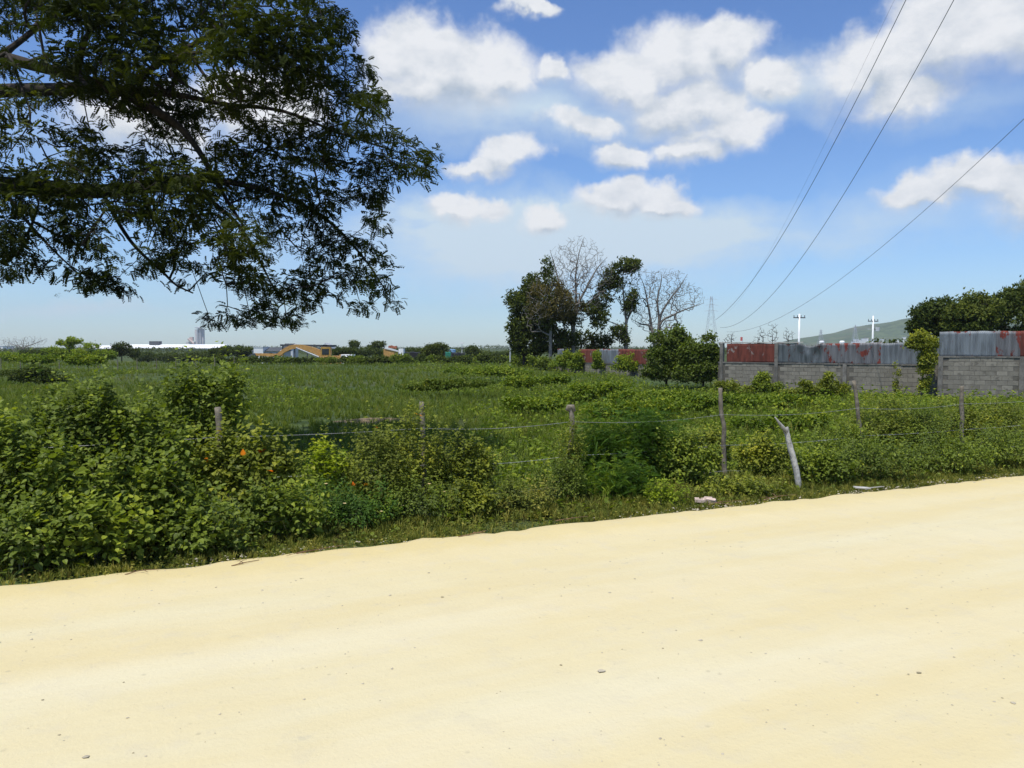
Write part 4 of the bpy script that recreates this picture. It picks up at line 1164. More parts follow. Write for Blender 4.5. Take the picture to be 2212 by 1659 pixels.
def shrub(px, top, hw, o, label, kind='heart', m='broad', leaf=.085, dens=1.0, tone=.42, seed=1, single=0, orange=0, lift=0.0, name='roadside_shrub', cat='shrub', group='shrubs overgrowing the wire fence', depth=.75, flowers=0, hang=0.0, lumps=5, airy=0.0):
    r = np.random.default_rng(seed * 31 + 7)
    hw *= 1.12
    X0, Y0 = onr(px, o)
    gz = float(G(X0, Y0))
    ztop = at(px, top, Y0)[2]
    H = ztop - gz; W = hw / FPX * Y0
    base = np.array([X0, Y0, gz])
    t_ = thing(name, base, label, cat, group)
    # envelope: overlapping lumps
    lum = []
    for i in range(lumps):
        f = (i + .5) / lumps
        cx = (r.uniform(-.55, .55)) * W; hz = (lift + (1 - lift) * r.uniform(.25, .80)) * H
        sx = W * r.uniform(.38, .60); sz = min(H * r.uniform(.26, .42), H - hz + .02 * H)
        lum.append((cx, r.uniform(-.4, .4) * depth * W * .5, hz, sx, sx * depth, max(sz, .14 * H)))
    lum[0] = (0, 0, H * .74, W * .45, W * .45 * depth, H * .25)
    lum[1] = (-.35 * W, 0, H * (lift + (1 - lift) * .38), W * .6, W * .6 * depth, H * .40 * (1 - lift * .5))
    lum[2] = (.35 * W, 0, H * (lift + (1 - lift) * .38), W * .6, W * .6 * depth, H * .40 * (1 - lift * .5))
    if lift < .2:
        lum.append((-.62 * W, 0, H * .56, W * .42, W * .42 * depth, H * .30)); lum.append((.62 * W, 0, H * .58, W * .42, W * .42 * depth, H * .30))
        lum.append((.05 * W, -.2 * W * depth, H * .45, W * .6, W * .6 * depth, H * .42))
    # sprigs
    area = sum(4 * l[3] * l[5] for l in lum)
    ns = int(area / (leaf * leaf) * .62 * dens)
    li = r.choice(len(lum), ns, p=np.array([l[3] * l[5] for l in lum]) / sum(l[3] * l[5] for l in lum))
    Lm = np.array(lum)[li]
    d_ = r.normal(size=(ns, 3)); d_ /= np.linalg.norm(d_, axis=1)[:, None]
    d_[:, 2] = np.where(d_[:, 2] < -.5, -d_[:, 2] * .6, d_[:, 2])
    rad = r.uniform(.55, 1.0, ns) ** .6
    tip = base + Lm[:, :3] + d_ * Lm[:, 3:] * rad[:, None]
    tip[:, 2] = np.maximum(tip[:, 2], gz + .03)
    if airy:
        kk = vnoise(tip[:, 0] * 1.3, tip[:, 2], .22, seed) > airy
        tip, d_, Lm = tip[kk], d_[kk], Lm[kk]; ns = len(tip)
    nsh = int(12 * min(2.0, W / .4))
    sb = base + np.array(lum)[r.integers(0, len(lum), nsh)][:, :3] * [1, 1, 0] + np.c_[r.uniform(-.3, .3, nsh) * W, r.uniform(-.3, .3, nsh) * W * depth, r.uniform(.75, .98, nsh) * H]
    lean_ = np.c_[r.normal(0, .35, nsh), r.normal(0, .3, nsh), np.ones(nsh)]
    ln_ = r.uniform(.03, .16, nsh) * H + .03
    for k_ in range(3):
        tip = np.vstack([tip, sb + lean_ * (ln_ * (k_ + 1) / 3)[:, None]]); d_ = np.vstack([d_, lean_ / np.linalg.norm(lean_, axis=1)[:, None]]); Lm = np.vstack([Lm, Lm[:nsh]]) if len(Lm) >= nsh else Lm
    ns = len(tip)
    ax = d_ * .8 + r.normal(0, .35, (ns, 3)) + [0, -.10, .45]; ax /= np.linalg.norm(ax, axis=1)[:, None]
    Lp, Ld, Ln, Ls, Lv = [], [], [], [], []
    nl = 5
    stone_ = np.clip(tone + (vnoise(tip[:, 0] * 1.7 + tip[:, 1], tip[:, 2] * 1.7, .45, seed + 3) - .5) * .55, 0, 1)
    for k_ in range(nl):
        f = k_ / nl
        ph = k_ * 2.4 + r.uniform(0, 6, ns)
        side = np.cross(ax, np.array([0.3, .2, 1.0])); side /= np.linalg.norm(side, axis=1)[:, None]
        up_ = np.cross(side, ax)
        rd = side * np.cos(ph)[:, None] + up_ * np.sin(ph)[:, None]
        p_ = tip - ax * (leaf * .9 * k_)[None] if False else tip - ax * leaf * .75 * k_
        dd = rd * (1.1 - .2 * (nl - k_) / nl) + ax * (.8 - .7 * f) + np.array([0, 0, -.30 - hang])
        nn = ax * .5 + rd * -.1 + np.array([0, -.25, .8]) + r.normal(0, .32, (ns, 3))
        Lp.append(p_ + rd * leaf * .18); Ld.append(dd); Ln.append(nn)
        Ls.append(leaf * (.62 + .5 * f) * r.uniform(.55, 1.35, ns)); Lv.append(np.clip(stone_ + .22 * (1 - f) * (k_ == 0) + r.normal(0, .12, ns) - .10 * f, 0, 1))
    Lp, Ld, Ln = np.vstack(Lp), np.vstack(Ld), np.vstack(Ln); Ls, Lv = np.concatenate(Ls), np.concatenate(Lv)
    Lp[:, 2] = np.maximum(Lp[:, 2], gz + .01)
    tm = {'heart': HE, 'oval': OV, 'lobed': LO, 'fern': PF}[kind]
    # individually built leaves: outer, towards the road
    idx = np.array([], int)
    if single:
        score = -(Lp[:, 1] - Y0) / (depth * W + .01) + (Lp[:, 2] - gz) / H * .6 + r.normal(0, .25, len(Lp))
        idx = np.argsort(-score)[:single * 3]; idx = r.choice(idx, single, replace=False)
        Ms = frame(Ld[idx], Ln[idx])
        for j, i_ in enumerate(idx):
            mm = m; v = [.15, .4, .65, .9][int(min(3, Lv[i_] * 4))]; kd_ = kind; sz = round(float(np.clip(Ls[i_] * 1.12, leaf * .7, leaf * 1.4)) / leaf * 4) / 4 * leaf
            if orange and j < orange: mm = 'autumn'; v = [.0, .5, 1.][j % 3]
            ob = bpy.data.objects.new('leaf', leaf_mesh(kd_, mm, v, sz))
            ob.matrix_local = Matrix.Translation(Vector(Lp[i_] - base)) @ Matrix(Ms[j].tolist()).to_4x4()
            ob.parent = t_
            C.objects.link(ob)
    rest = np.ones(len(Lp), bool); rest[idx] = False
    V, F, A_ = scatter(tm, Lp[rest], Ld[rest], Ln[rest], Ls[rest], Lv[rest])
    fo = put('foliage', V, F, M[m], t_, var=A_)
    if single: fo['kind'] = 'stuff'
    # stems
    na = min(70, ns)
    at_ = (tip - ax * leaf * 3)[r.choice(ns, na, replace=False)]
    at_[:, 2] = np.maximum(at_[:, 2], gz + .05)
    nodes = []
    for k_ in range(4):
        b_ = base + [r.uniform(-.4, .4) * W, r.uniform(-.1, .1) * W, 0]
        chain(nodes, [b_ - [0, 0, .05], b_ + [0, 0, H * .12], b_ + [r.uniform(-.1, .1) * W, 0, H * .35]], [.010, .009, .007])
    P, par, mr, tips = grow(nodes, at_, r, .10, .08, cap=6000)
    V, F = seg_mesh(P, par, radii(par, mr, .0022), 3)
    put('stems', V, F, M['stem'], t_)['kind'] = 'stuff'
    if flowers:
        fv = []
        for k_ in range(flowers):
            c_ = tip[r.integers(ns)] + [0, -.02, .03]
            n5 = 5; aa = np.linspace(0, 2 * PI, n5, endpoint=False)
            dd = np.c_[np.cos(aa), np.sin(aa) * .7, np.full(n5, .3)]
            fv.append(scatter(OV, np.repeat(c_[None], n5, 0), dd, np.tile([0, -.6, .7], (n5, 1)), np.full(n5, .022), np.full(n5, .5)))
        V, F, A_ = join(fv); put('flowers', V, F, M['petal'], t_, var=A_)
    return t_

S = shrub
S(10, 872, 140, 1.5, 'broad-leaved shrub at the left frame edge, heart leaves', leaf=0.074, seed=1, single=70, dens=1.0)
S(165, 806, 118, 2.3, 'tall shrub with pointed top, second from the left frame edge', leaf=0.070, seed=2, single=60, tone=.40)
S(405, 778, 120, 2.5, 'tallest shrub of the left hedge, level with the horizon', leaf=0.070, seed=3, single=60, tone=.45)
S(290, 850, 130, 1.8, 'bushy shrub filling the middle of the left hedge', leaf=0.070, seed=4, single=60, tone=.48)
S(120, 960, 130, 1.0, 'shrub with large drooping leaves low in the left hedge', leaf=0.083, seed=5, single=70, tone=.42)
S(330, 985, 130, 1.0, 'shrub in front of the dark hollow in the left hedge', leaf=0.078, seed=6, single=60, tone=.40)
S(535, 915, 120, 1.55, 'vine-covered mound with orange leaves beside the first fence post', leaf=.072, seed=7, m='vine', single=110, orange=7, tone=.52)
S(60, 1075, 130, .55, 'low leafy shrub in the lower left corner of the hedge', leaf=0.078, seed=8, single=60, tone=.44)
S(215, 1070, 110, .55, 'low shrub with bright lime heart leaves by the road at left', leaf=0.091, seed=9, single=60, tone=.62)
S(420, 1090, 125, .60, 'low shrub below the dark hollow at the road edge', leaf=0.074, seed=10, single=50, tone=.42)
S(600, 1040, 100, .85, 'leafy shrub below the mound with orange leaves', leaf=.070, seed=11, single=50, m='broad', tone=.48)
S(700, 945, 50, 1.5, 'small lime green lobed-leaf plant right of the orange-leaved mound', kind='lobed', m='lime', leaf=.085, seed=12, single=45, tone=.55, lift=.35)
S(790, 920, 95, 1.45, 'vine tangle on the wires left of the second fence post', kind='lobed', m='vine', leaf=.058, seed=13, tone=.45, single=30, orange=3, airy=.15)
S(890, 872, 82, 1.5, 'vine climbing over the second fence post from the left', kind='lobed', m='vine', leaf=.058, seed=14, tone=.50, single=30, orange=3, airy=.12)
S(1000, 925, 75, 1.4, 'rounded vine clump just right of the second fence post', kind='heart', m='vine', leaf=.056, seed=15, tone=.50, airy=.18)
S(745, 1040, 110, 1.05, 'fine-leaved dark shrub below the lime green plant', kind='oval', m='fern', leaf=.050, seed=16, tone=.55, flowers=5)
S(880, 1030, 100, 1.1, 'shrub with small dark leaves at the foot of the second post', kind='oval', m='broad', leaf=.055, seed=17, tone=.40, flowers=4)
S(1000, 1040, 80, 1.1, 'leafy clump with pale leaves right of the second post foot', kind='heart', m='vine', leaf=.055, seed=18, tone=.50)
S(1120, 1030, 85, 1.0, 'low weeds in the gap between second and third posts', kind='oval', m='verge', leaf=.06, seed=19, tone=.5, airy=.2)
S(1236, 888, 30, 1.65, 'vine wound around the gnarled third fence post', kind='oval', m='vine', leaf=.045, seed=20, tone=.5, airy=.2, name='climbing_vine', cat='vine', group=None)
S(1210, 985, 60, 1.35, 'small leafy clump at the foot of the gnarled third post', kind='oval', m='broad', leaf=.045, seed=21, tone=.45)
S(1312, 885, 80, 2.1, 'feathery blue-green sapling right of the gnarled third post', kind='fern', m='fern', leaf=.14, seed=22, tone=.45, dens=3.0)
S(1400, 880, 75, 2.0, 'feathery dark sapling left of the tall fourth post', kind='fern', m='fern', leaf=.14, seed=23, tone=.35, dens=3.0)
S(1330, 985, 85, 1.2, 'low feathery sapling with lime tips near the road', kind='fern', m='fern', leaf=.12, seed=24, tone=.6, dens=3.0)
S(1480, 925, 75, 1.6, 'mid green shrub between the feathery saplings and fourth post', kind='heart', m='broad', leaf=.055, seed=25, tone=.5, single=20)
S(1440, 1035, 46, .55, 'small lime green plant at the verge below the dark sapling', kind='lobed', m='lime', leaf=.06, seed=26, tone=.5, single=20)
S(1530, 915, 55, 2.4, 'vine climbing behind the tall fourth post', kind='heart', m='vine', leaf=.055, seed=27, tone=.5, airy=.15)
S(1655, 935, 66, 1.7, 'bright vine mound between fourth post and broken white post', kind='heart', m='vine', leaf=.055, seed=28, tone=.58, single=20)
S(1600, 1030, 105, .75, 'low rounded heart-leaf bush in front of the fourth post', kind='heart', m='vine', leaf=.06, seed=29, tone=.52, single=40)
S(1785, 965, 72, .85, 'leafy bush just right of the broken white post', kind='heart', m='broad', leaf=.06, seed=30, tone=.5, single=30)
S(1830, 905, 80, 1.9, 'bush wrapped round the lower half of the leaning fifth post', kind='oval', m='broad', leaf=.06, seed=31, tone=.45)
S(1915, 845, 80, 2.6, 'tall vine bush with yellow-green top right of the fifth post', kind='lobed', m='vine', leaf=.065, seed=32, tone=.6)
S(1990, 868, 85, 2.2, 'dark bush midway between fifth and sixth posts', kind='oval', m='broad', leaf=.06, seed=33, tone=.38)
S(1900, 940, 105, .75, 'broad low bush with dark base behind the road, right side', kind='oval', m='broad', leaf=.065, seed=34, tone=.42, single=20)
S(2080, 862, 80, 2.3, 'bush around the short sixth post top', kind='heart', m='vine', leaf=.06, seed=35, tone=.5)
S(2050, 930, 105, .75, 'broad bush below the sixth post near the road', kind='oval', m='broad', leaf=.065, seed=36, tone=.42)
S(2165, 850, 100, 2.4, 'lighter bush right of the sixth post against the block wall', kind='oval', m='vine', leaf=.06, seed=37, tone=.45)
S(2185, 915, 100, .75, 'bush at the right frame edge beside the road', kind='oval', m='broad', leaf=.06, seed=38, tone=.45)
S(2300, 895, 110, .9, 'bush cut off by the right frame edge', kind='oval', m='broad', leaf=.06, seed=39, tone=.45)

# ------------------------------------------------------------------ verge
def verge(n, tm, m, size, seed, lab, name, t0, t1, tone=.5, fl=0.0):
    r = np.random.default_rng(seed)
    s = r.uniform(-12, 24, n); t = t0 + (t1 - t0) * r.random(n) ** 1.1
    t = t + (vnoise(s, s * 0, 1.1, 91) - .5) * .18 + (vnoise(s, s * 0, .35, 92) - .5) * .12
    x, y = xy(s, t); z = np.maximum(G(x, y), -.05) - .01
    k_ = vnoise(s, t, .5, seed) > r.uniform(.1, .5, n)
    x, y, z = x[k_], y[k_], z[k_]
    yd, nz = upright(len(x), .3, r)
    var = np.clip(tone + r.normal(0, .2, len(x)), 0, 1)
    sz = size * r.uniform(.5, 1.4, len(x)) * np.clip(.45 + (t[k_] - t0) / (t1 - t0), .4, 1.2)
    pick = r.integers(0, len(tm), len(x)); lv = []
    for q_ in range(len(tm)):
        s_ = pick == q_; lv.append(scatter(tm[q_], np.c_[x, y, z][s_], yd[s_], nz[s_], sz[s_], var[s_]))
    V, F, A_ = join(lv)
    return tag(put(name, V, F, M[m], var=A_, loc=(0, 9, 0)), lab, 'grass', kind='stuff')
verge(15000, TU, 'verge', .15, 81, 'short ragged grass along the road verge', 'verge_grass', -.02, 1.6)
verge(11000, TW, 'verge', .10, 82, 'small creeping weeds along the road verge', 'verge_weeds', .0, 1.7, .45)
verge(2500, [t_clump(6, 5, HE, .6, .8, up=.9)], 'broad', .13, 83, 'leafy seedlings along the foot of the hedge', 'verge_seedlings', .25, 1.5, .5)

verge(5200, TU + TW, 'verge', .06, 84, 'sparse dusty sprigs creeping onto the sand', 'verge_sprigs', -.32, .2, .6)
verge(2600, [t_tuft(5, 44, .9, .02)], 'brown', .12, 85, 'dry straw lying in the verge grass', 'dry_straw', -.08, 1.2, .8)
# ------------------------------------------------------------------ fence
FO = 1.87
fence = thing('barbed_wire_fence', (*onr(1106, FO), float(G(*onr(1106, FO)))), 'sagging barbed wire fence on rough wooden posts, half hidden by shrubs', 'fence')
posts = []
def post(pxb, pxt, ptop, rad, crook=.03, seed=1, name='post', parent=fence, o=FO, m='postwood', label=None):
    r = np.random.default_rng(seed)
    X0, Y0 = onr(pxb, o); g = float(G(X0, Y0))
    top = at(pxt, ptop, Y0)
    b_ = np.array([X0, Y0, g - .15])
    n = 9; P = []
    for i in range(n):
        t = i / (n - 1)
        P.append(b_ * (1 - t) + top * t + r.normal(0, crook * .5, 3) * [1, 1, 0] * (0 < i < n - 1))
    mb = MB(); mb.tube(bez(P, 3), rad * np.linspace(1.1, .85, len(bez(P, 3))) * (1 + r.normal(0, .06, len(bez(P, 3)))), 9, .10)
    ob = mb.make(name, M[m], parent, smooth=True)
    posts.append((b_, top, pxb))
    return ob
post(488, 470, 880, .044, .02, 1)
post(918, 911, 868, .036, .02, 2)
post(1238, 1232, 880, .040, .03, 3)
post(1572, 1556, 838, .038, .02, 4)
post(1882, 1844, 822, .038, .02, 5)
post(2084, 2078, 834, .040, .02, 6)
# rough knob at the head of the third post
h_ = posts[2][1]; mb = MB(); mb.tube([h_ + [-.05, 0, -.05], h_ + [-.02, 0, .0], h_ + [.03, 0, .01], h_ + [.06, 0, -.06]], [.03, .05, .045, .025], 8, .12); kb = mb.make('post_head', M['postwood'], fence, smooth=True)
# end posts outside the frame carry the wires on
for s_, px_ in ((-7.9, None), (10.9 + 2.4, None)):
    x_, y_ = xy(s_, FO * RN[1]); b_ = np.array([x_, y_, float(G(x_, y_)) - .1]); tp = b_ + [0, 0, 1.5]
    mb = MB(); mb.tube([b_, (b_ + tp) / 2 + [.02, 0, 0], tp], [.05, .048, .042], 8, .1); mb.make('post', M['postwood'], fence, smooth=True)
    posts.append((b_, tp, None))
posts.sort(key=lambda q_: q_[0][0])
r = np.random.default_rng(77)
for hgt in (1.15, .66, .25):
    mb = MB(); prev = None
    for (a, b) in zip(posts[:-1], posts[1:]):
        def hp(q_): 
            f = (hgt + .15) / (q_[1][2] - q_[0][2]); return q_[0] * (1 - f) + q_[1] * f + [0, -.05, 0]
        p0, p1 = hp(a), hp(b); sag = r.uniform(.015, .06)
        pts = [p0 * (1 - t) + p1 * t + [0, 0, -sag * 4 * t * (1 - t)] for t in np.linspace(0, 1, 12)]
        mb.tube(pts, .0022, 4)
        n_b = int(np.linalg.norm(p1 - p0) / .14)
        for k_ in range(n_b):
            t = (k_ + .5) / n_b; c = p0 * (1 - t) + p1 * t + [0, 0, -sag * 4 * t * (1 - t)]
            v = r.normal(0, .013, 3); w_ = np.array([v[1], -v[0], v[2] * .3])
            mb.tube([c - v, c + v], .0013, 3); mb.tube([c - w_, c + w_], .0013, 3)
    mb.make('wire', M['wire'], fence)

# broken, whitewashed leaning post in front of the fence
X0, Y0 = onr(1728, .78); g = float(G(X0, Y0))
ob = bpy.data.objects
lp = [at(1727, 1062, Y0), at(1721, 1020, Y0), at(1712, 985, Y0), at(1704, 955, Y0), at(1698, 928, Y0)]
lp2 = [at(1699, 932, Y0), at(1690, 922, Y0 - .05), at(1682, 912, Y0 - .08), at(1674, 901, Y0 - .1)]
t_ = thing('broken_post', lp[0], 'whitewashed broken post leaning on its own, snapped at the top, on the road verge', 'post')
mb = MB(); P = bez(lp, 4); mb.tube(P, np.linspace(.048, .040, len(P)), 9, .10); mb.make('shaft', M['whitewood'], t_, smooth=True)
mb = MB(); P = bez(lp2, 4); mb.tube(P, np.linspace(.038, .010, len(P)), 7, .14)
mb.tube([at(1697, 934, Y0), at(1700, 926, Y0 - .02), at(1702, 922, Y0 - .02)], [.045, .034, .010], 6, .1)
mb.make('splintered_top', M['whitewood'], t_, smooth=True)
# stake leaning in the hollow of the left hedge
def on(px, py, Y): return at(px, py, Y)
_, Yk = onr(365, .95)
mb = MB(); mb.tube([on(352, 1035, Yk), on(368, 1015, Yk), on(385, 992, Yk)], [.008, .009, .007], 5, .1)
tag(mb.make('leaning_stick', M['postwood'], smooth=True), 'thin pale stick leaning in the dark hollow of the left hedge', 'stick')

# ------------------------------------------------------------------ power lines
def cable(pts, h, label, r0=.011):
    """fit a sagging line in a vertical plane X = a + b*Y to the sight lines"""
    U = np.array([ray(x, y) for x, y in pts]); u = U[:, 0] / U[:, 1]; v = U[:, 2] / U[:, 1]
    best = None
    for b_ in np.linspace(.10, min(u) - .004, 120):
        Yk = 1 / (u - b_)                     # for a = 1
        A_ = np.c_[np.ones(len(Yk)), Yk, Yk ** 2 / Yk.max()] / Yk[:, None]
        c_, *_ = np.linalg.lstsq(A_, v, rcond=None)
        e_ = ((A_ @ c_ - v) ** 2).sum() + (1e-3 if c_[2] < 0 else 0)
        if best is None or e_ < best[0]: best = (e_, b_, c_, Yk)
    e_, b_, c_, Yk = best
    a = h / (v[0] * Yk[0])                    # scale so the nearest seen point is h above the eye
    Ys = np.r_[-25 / a, np.linspace(Yk.min() * .3, Yk.max(), 60)]
    z = c_[0] + c_[1] * Ys + c_[2] * Ys ** 2 / Yk.max()
    pts_ = np.c_[(1 + b_ * Ys) * a, Ys * a, z * a + EYE]
    print(label, 'b', b_, 'err', e_, 'far', pts_[-1])
    mb = MB(); mb.tube(pts_, r0 + pts_[:, 1].clip(0, 400) * 2.2e-5, 5)
    V, F = mb.tris()
    return tag(put('power_cable', V, F, M['cable'], smooth=True), label, 'cable', 'overhead power cables')
cable([(1955, 0), (1842, 240), (1750, 400), (1660, 555), (1572, 668), (1546, 692)], 11, 'left of the two close power cables crossing the cloud')
cable([(2062, 0), (1930, 232), (1790, 470), (1690, 620), (1592, 690), (1556, 712)], 11, 'right of the two close power cables, steeply falling')
cable([(1932, 0), (1792, 290), (1722, 430), (1650, 565), (1560, 680)], 13, 'thinnest, faintest power cable, left of the other three', .003)
cable([(2212, 255), (2000, 452), (1850, 585), (1700, 675), (1640, 697), (1570, 722)], 9.5, 'lowest power cable, coming in from the right edge')

# ------------------------------------------------------------------ distant things
def gbase(px, Y): 
    X_ = (px - 1106) / FPX * Y
    return np.array([X_, Y, float(G(X_, Y))])
def zat(py, Y): return at(1106, py, Y)[2]

def utility_pole(px, Y, top, arm, label, box=False, r=.16):
    b = gbase(px, Y); z1 = zat(top, Y)
    t_ = thing('utility_pole', b, label, 'pole', 'pale utility poles beyond the wall')
    mb = MB(); mb.tube([b - [0, 0, .3], [b[0], Y, (b[2] + z1) / 2], [b[0], Y, z1]], [r * 1.25, r, r * .75], 10); mb.make('pole', M['white'], t_, smooth=True)
    mb = MB(); mb.box((b[0], Y, z1 - arm[1]), (arm[0], .14, .14), rz=.25)
    for k_ in (-.45, -.15, .15, .45): mb.tube([[b[0] + k_ * arm[0], Y + k_ * arm[0] * .25, z1 - arm[1] + .06], [b[0] + k_ * arm[0], Y + k_ * arm[0] * .25, z1 - arm[1] + .35]], .05, 6)
    mb.make('crossarm', M['darkgrey'], t_)
    if box:
        mb = MB(); mb.tube([[b[0] + .75, Y, zat(715, Y)], [b[0] + .75, Y, zat(707, Y)]], .38, 10); mb.box((b[0] + .3, Y, zat(711, Y)), (.6, .12, .12)); mb.make('transformer', M['palegrey'], t_)
        mb = MB(); mb.box((b[0], Y, z1 - 2.2), (1.8, .12, .12)); mb.make('crossarm', M['palegrey'], t_)
utility_pole(1725, 115, 678, (1.9, .55), 'white utility pole with a single crossarm above the dark sheets')
utility_pole(1884, 130, 682, (1.9, .9), 'white utility pole with transformer in front of the hill', box=True)

def pylon(px, Y, top, wb, label, r=.16):
    b = gbase(px, Y); H = zat(top, Y) - b[2]
    t_ = thing('lattice_pylon', b, label, 'pylon', 'steel lattice pylons in the haze')
    mb = MB(); lv = np.linspace(0, 1, 10); w_ = lambda f: wb * (1 - f) ** 1.2 * .5 + .45
    cs = [(-1, -1), (1, -1), (1, 1), (-1, 1)]
    for (a, c) in cs: mb.tube([b + [a * w_(f), c * w_(f), f * H] for f in lv], r, 4)
    for i in range(9):
        for j in range(4):
            a, c = cs[j], cs[(j + 1) % 4]; f0, f1_ = lv[i], lv[i + 1]
            mb.tube([b + [a[0] * w_(f0), a[1] * w_(f0), f0 * H], b + [c[0] * w_(f1_), c[1] * w_(f1_), f1_ * H]], r * .6, 3)
            mb.tube([b + [c[0] * w_(f0), c[1] * w_(f0), f0 * H], b + [a[0] * w_(f1_), a[1] * w_(f1_), f1_ * H]], r * .6, 3)
    mb.make('tower', M['steel'], t_)
    mb = MB()
    for f in (.74, .84, .94):
        L_ = H * .12 * (1.3 - f * .4); mb.tube([b + [-L_, 0, f * H], b + [0, 0, f * H + .6], b + [L_, 0, f * H]], r * .8, 4)
    mb.make('crossarms', M['steel'], t_)
pylon(1535, 480, 640, 8, 'tall pale lattice pylon right of the tree group', .075)
pylon(1772, 1500, 712, 14, 'small hazy lattice pylon in front of the hill foot', .25)
pylon(1846, 1400, 702, 14, 'hazy lattice pylon just left of the transformer pole', .25)
b = gbase(1601, 900); z1 = zat(728, 900)
t_ = thing('radio_mast', b, 'tiny red and white radio mast above the red sheets', 'mast')
mb = MB(); mb.tube([b, [b[0], 900, b[2] + (z1 - b[2]) * .72]], 1.5, 8); mb.make('lower_section', M['white'], t_)
mb = MB(); mb.tube([[b[0], 900, b[2] + (z1 - b[2]) * .72], [b[0], 900, z1]], 1.3, 8); mb.make('upper_section', M['redpaint'], t_)

def bare_shrub(px, Y, ells, label, seed, n=90):
    tree('bare_shrub', px, Y, ells, label, 'brown', 'bark', nleaf=0, nbr=n, seed=seed, trunk_r=.05, r0=.012, crown=False, cat='shrub', group='leafless shrubs above the wall', jit=.03)
bare_shrub(1580, 90, [(1580, 728, 12, 12), (1566, 736, 8, 8)], 'leafless shrub above the left end of the long wall', 201)
bare_shrub(1648, 88, [(1645, 722, 10, 20), (1636, 732, 12, 12)], 'leafless shrub above the red sheets, left of the tallest', 202)
bare_shrub(1668, 90, [(1664, 718, 9, 24), (1676, 718, 7, 24)], 'tallest leafless shrub above the red sheets', 203)
bare_shrub(1702, 92, [(1698, 722, 8, 18), (1712, 724, 6, 14)], 'leafless shrub left of the first white pole', 204, 60)

# hill
hx = np.linspace(0, 1, 90); hy = np.linspace(0, 1, 30)
Yh = 2600.0
ridge = lambda px: np.interp(px, [1600, 1700, 1790, 1850, 1900, 1960, 2050, 2200, 2500, 3000, 3600], [752, 742, 722, 712, 700, 687, 672, 655, 640, 660, 748])
PX = np.interp(hx, [0, 1], [1580, 3600])
V = []
for j, f in enumerate(hy):
    for i, px in enumerate(PX):
        Yy = Yh - 500 + f * 1100
        prof = math.sin(min(1, f * 2.2 / 1.0) * PI / 2) if f < .4545 else math.cos((f - .4545) / .5455 * PI / 2)
        top = max(0.0, (750 - ridge(px)) / FPX * Yh + 2)
        X_ = (px - 1106) / FPX * Yh
        V.append([X_, Yy, -4 + top * prof * (1 + (vnoise(X_, Yy, 120, 3) - .5) * .22 * (prof < .97)) + (vnoise(X_, Yy, 35, 4) - .5) * 7 * prof])
put('hill', np.array(V), grid_faces(90, 30), M['hill'], smooth=True)['kind'] = 'structure'

def house(px, Y, wpx, top, bot, label, body='white', roof='darkgrey', gable=True, name='house', cat='house', group=None, windows=0, depth=None, win='glass', rf=.18):
    b = gbase(px, Y); W = wpx / FPX * Y; z1 = zat(top, Y); z0 = b[2] - .5
    D = depth or W * .6; H = z1 - z0
    t_ = thing(name, b, label, cat, group)
    rh = H * rf if gable else .0
    mb = MB(); mb.box((b[0], Y, z0 + (H - rh) / 2), (W, D, H - rh)); mb.make('wall', M[body], t_)
    if gable:
        mb = MB(); zz = z1 - rh
        mb.add([[b[0] - W * .53, Y - D * .55, zz], [b[0] + W * .53, Y - D * .55, zz], [b[0] + W * .53, Y + D * .55, zz], [b[0] - W * .53, Y + D * .55, zz], [b[0] - W * .53, Y, z1], [b[0] + W * .53, Y, z1]],
               [[0, 1, 5, 4], [2, 3, 4, 5], [0, 4, 3, 3], [1, 2, 5, 5], [0, 3, 2, 1]]); mb.make('roof', M[roof], t_)
    else:
        mb = MB(); mb.box((b[0], Y, z1 + H * .02), (W * 1.02, D * 1.03, H * .04)); mb.make('roof', M[roof], t_)
    for k_ in range(windows):
        x_ = b[0] - W * .5 + W * (k_ + .5) / windows
        mb = MB(); mb.box((x_, Y - D * .5 - .02, z0 + H * .62), (W / windows * .42, .08, H * .26)); wf = mb.make('window', M['glass'], t_)
    return t_
house(380, 900, 210, 744, 757, 'long low white warehouse on the left skyline', 'palegrey', 'white', True, 'warehouse', 'warehouse', depth=30, rf=.6)
house(235, 860, 52, 746, 757, 'white warehouse end between the light tree and the dark round tree', 'palegrey', 'white', True, 'warehouse', 'warehouse', depth=30, rf=.6)
house(5, 850, 30, 748, 757, 'white shed at the left frame edge under the bare tree', 'white', 'palegrey', False, 'shed', 'shed', windows=2, depth=20)
b = gbase(604 / 2.304 * 1.0, 880)
# roof vent box on the warehouse
mb = MB(); x_ = (337 - 1106) / FPX * 900; mb.box((x_, 900, zat(741, 900)), (11, 8, 4.2)); tag(mb.make('roof_vent', M['darkgrey']), 'small dark box standing on the white warehouse roof', 'vent')
# silo tower
Yt = 1500; b = gbase(431, Yt); t_ = thing('silo_tower', b, 'tall pale cement silo tower on the left skyline', 'tower')
sc_ = Yt / FPX
for i, (dx, top, rr_) in enumerate([(-4.5, 712, 4.2), (1.5, 706, 4.4), (7, 710, 3.4)]):
    mb = MB(); mb.tube([[b[0] + dx * sc_, Yt + i * 2, b[2]], [b[0] + dx * sc_, Yt + i * 2, zat(top, Yt)]], rr_ * sc_, 16); mb.make('silo', M['silo'], t_, smooth=False)
mb = MB(); mb.box((b[0] + 1 * sc_, Yt - 2, zat(708, Yt)), (15 * sc_, 6 * sc_, 2.2 * sc_)); mb.make('gallery', M['palegrey'], t_)
mb = MB(); mb.box((b[0] - 1.5 * sc_, Yt - 5.5 * sc_, (b[2] + zat(709, Yt)) / 2), (1.2 * sc_, 1.2 * sc_, zat(709, Yt) - b[2])); mb.make('lift_shaft', M['palegrey'], t_)
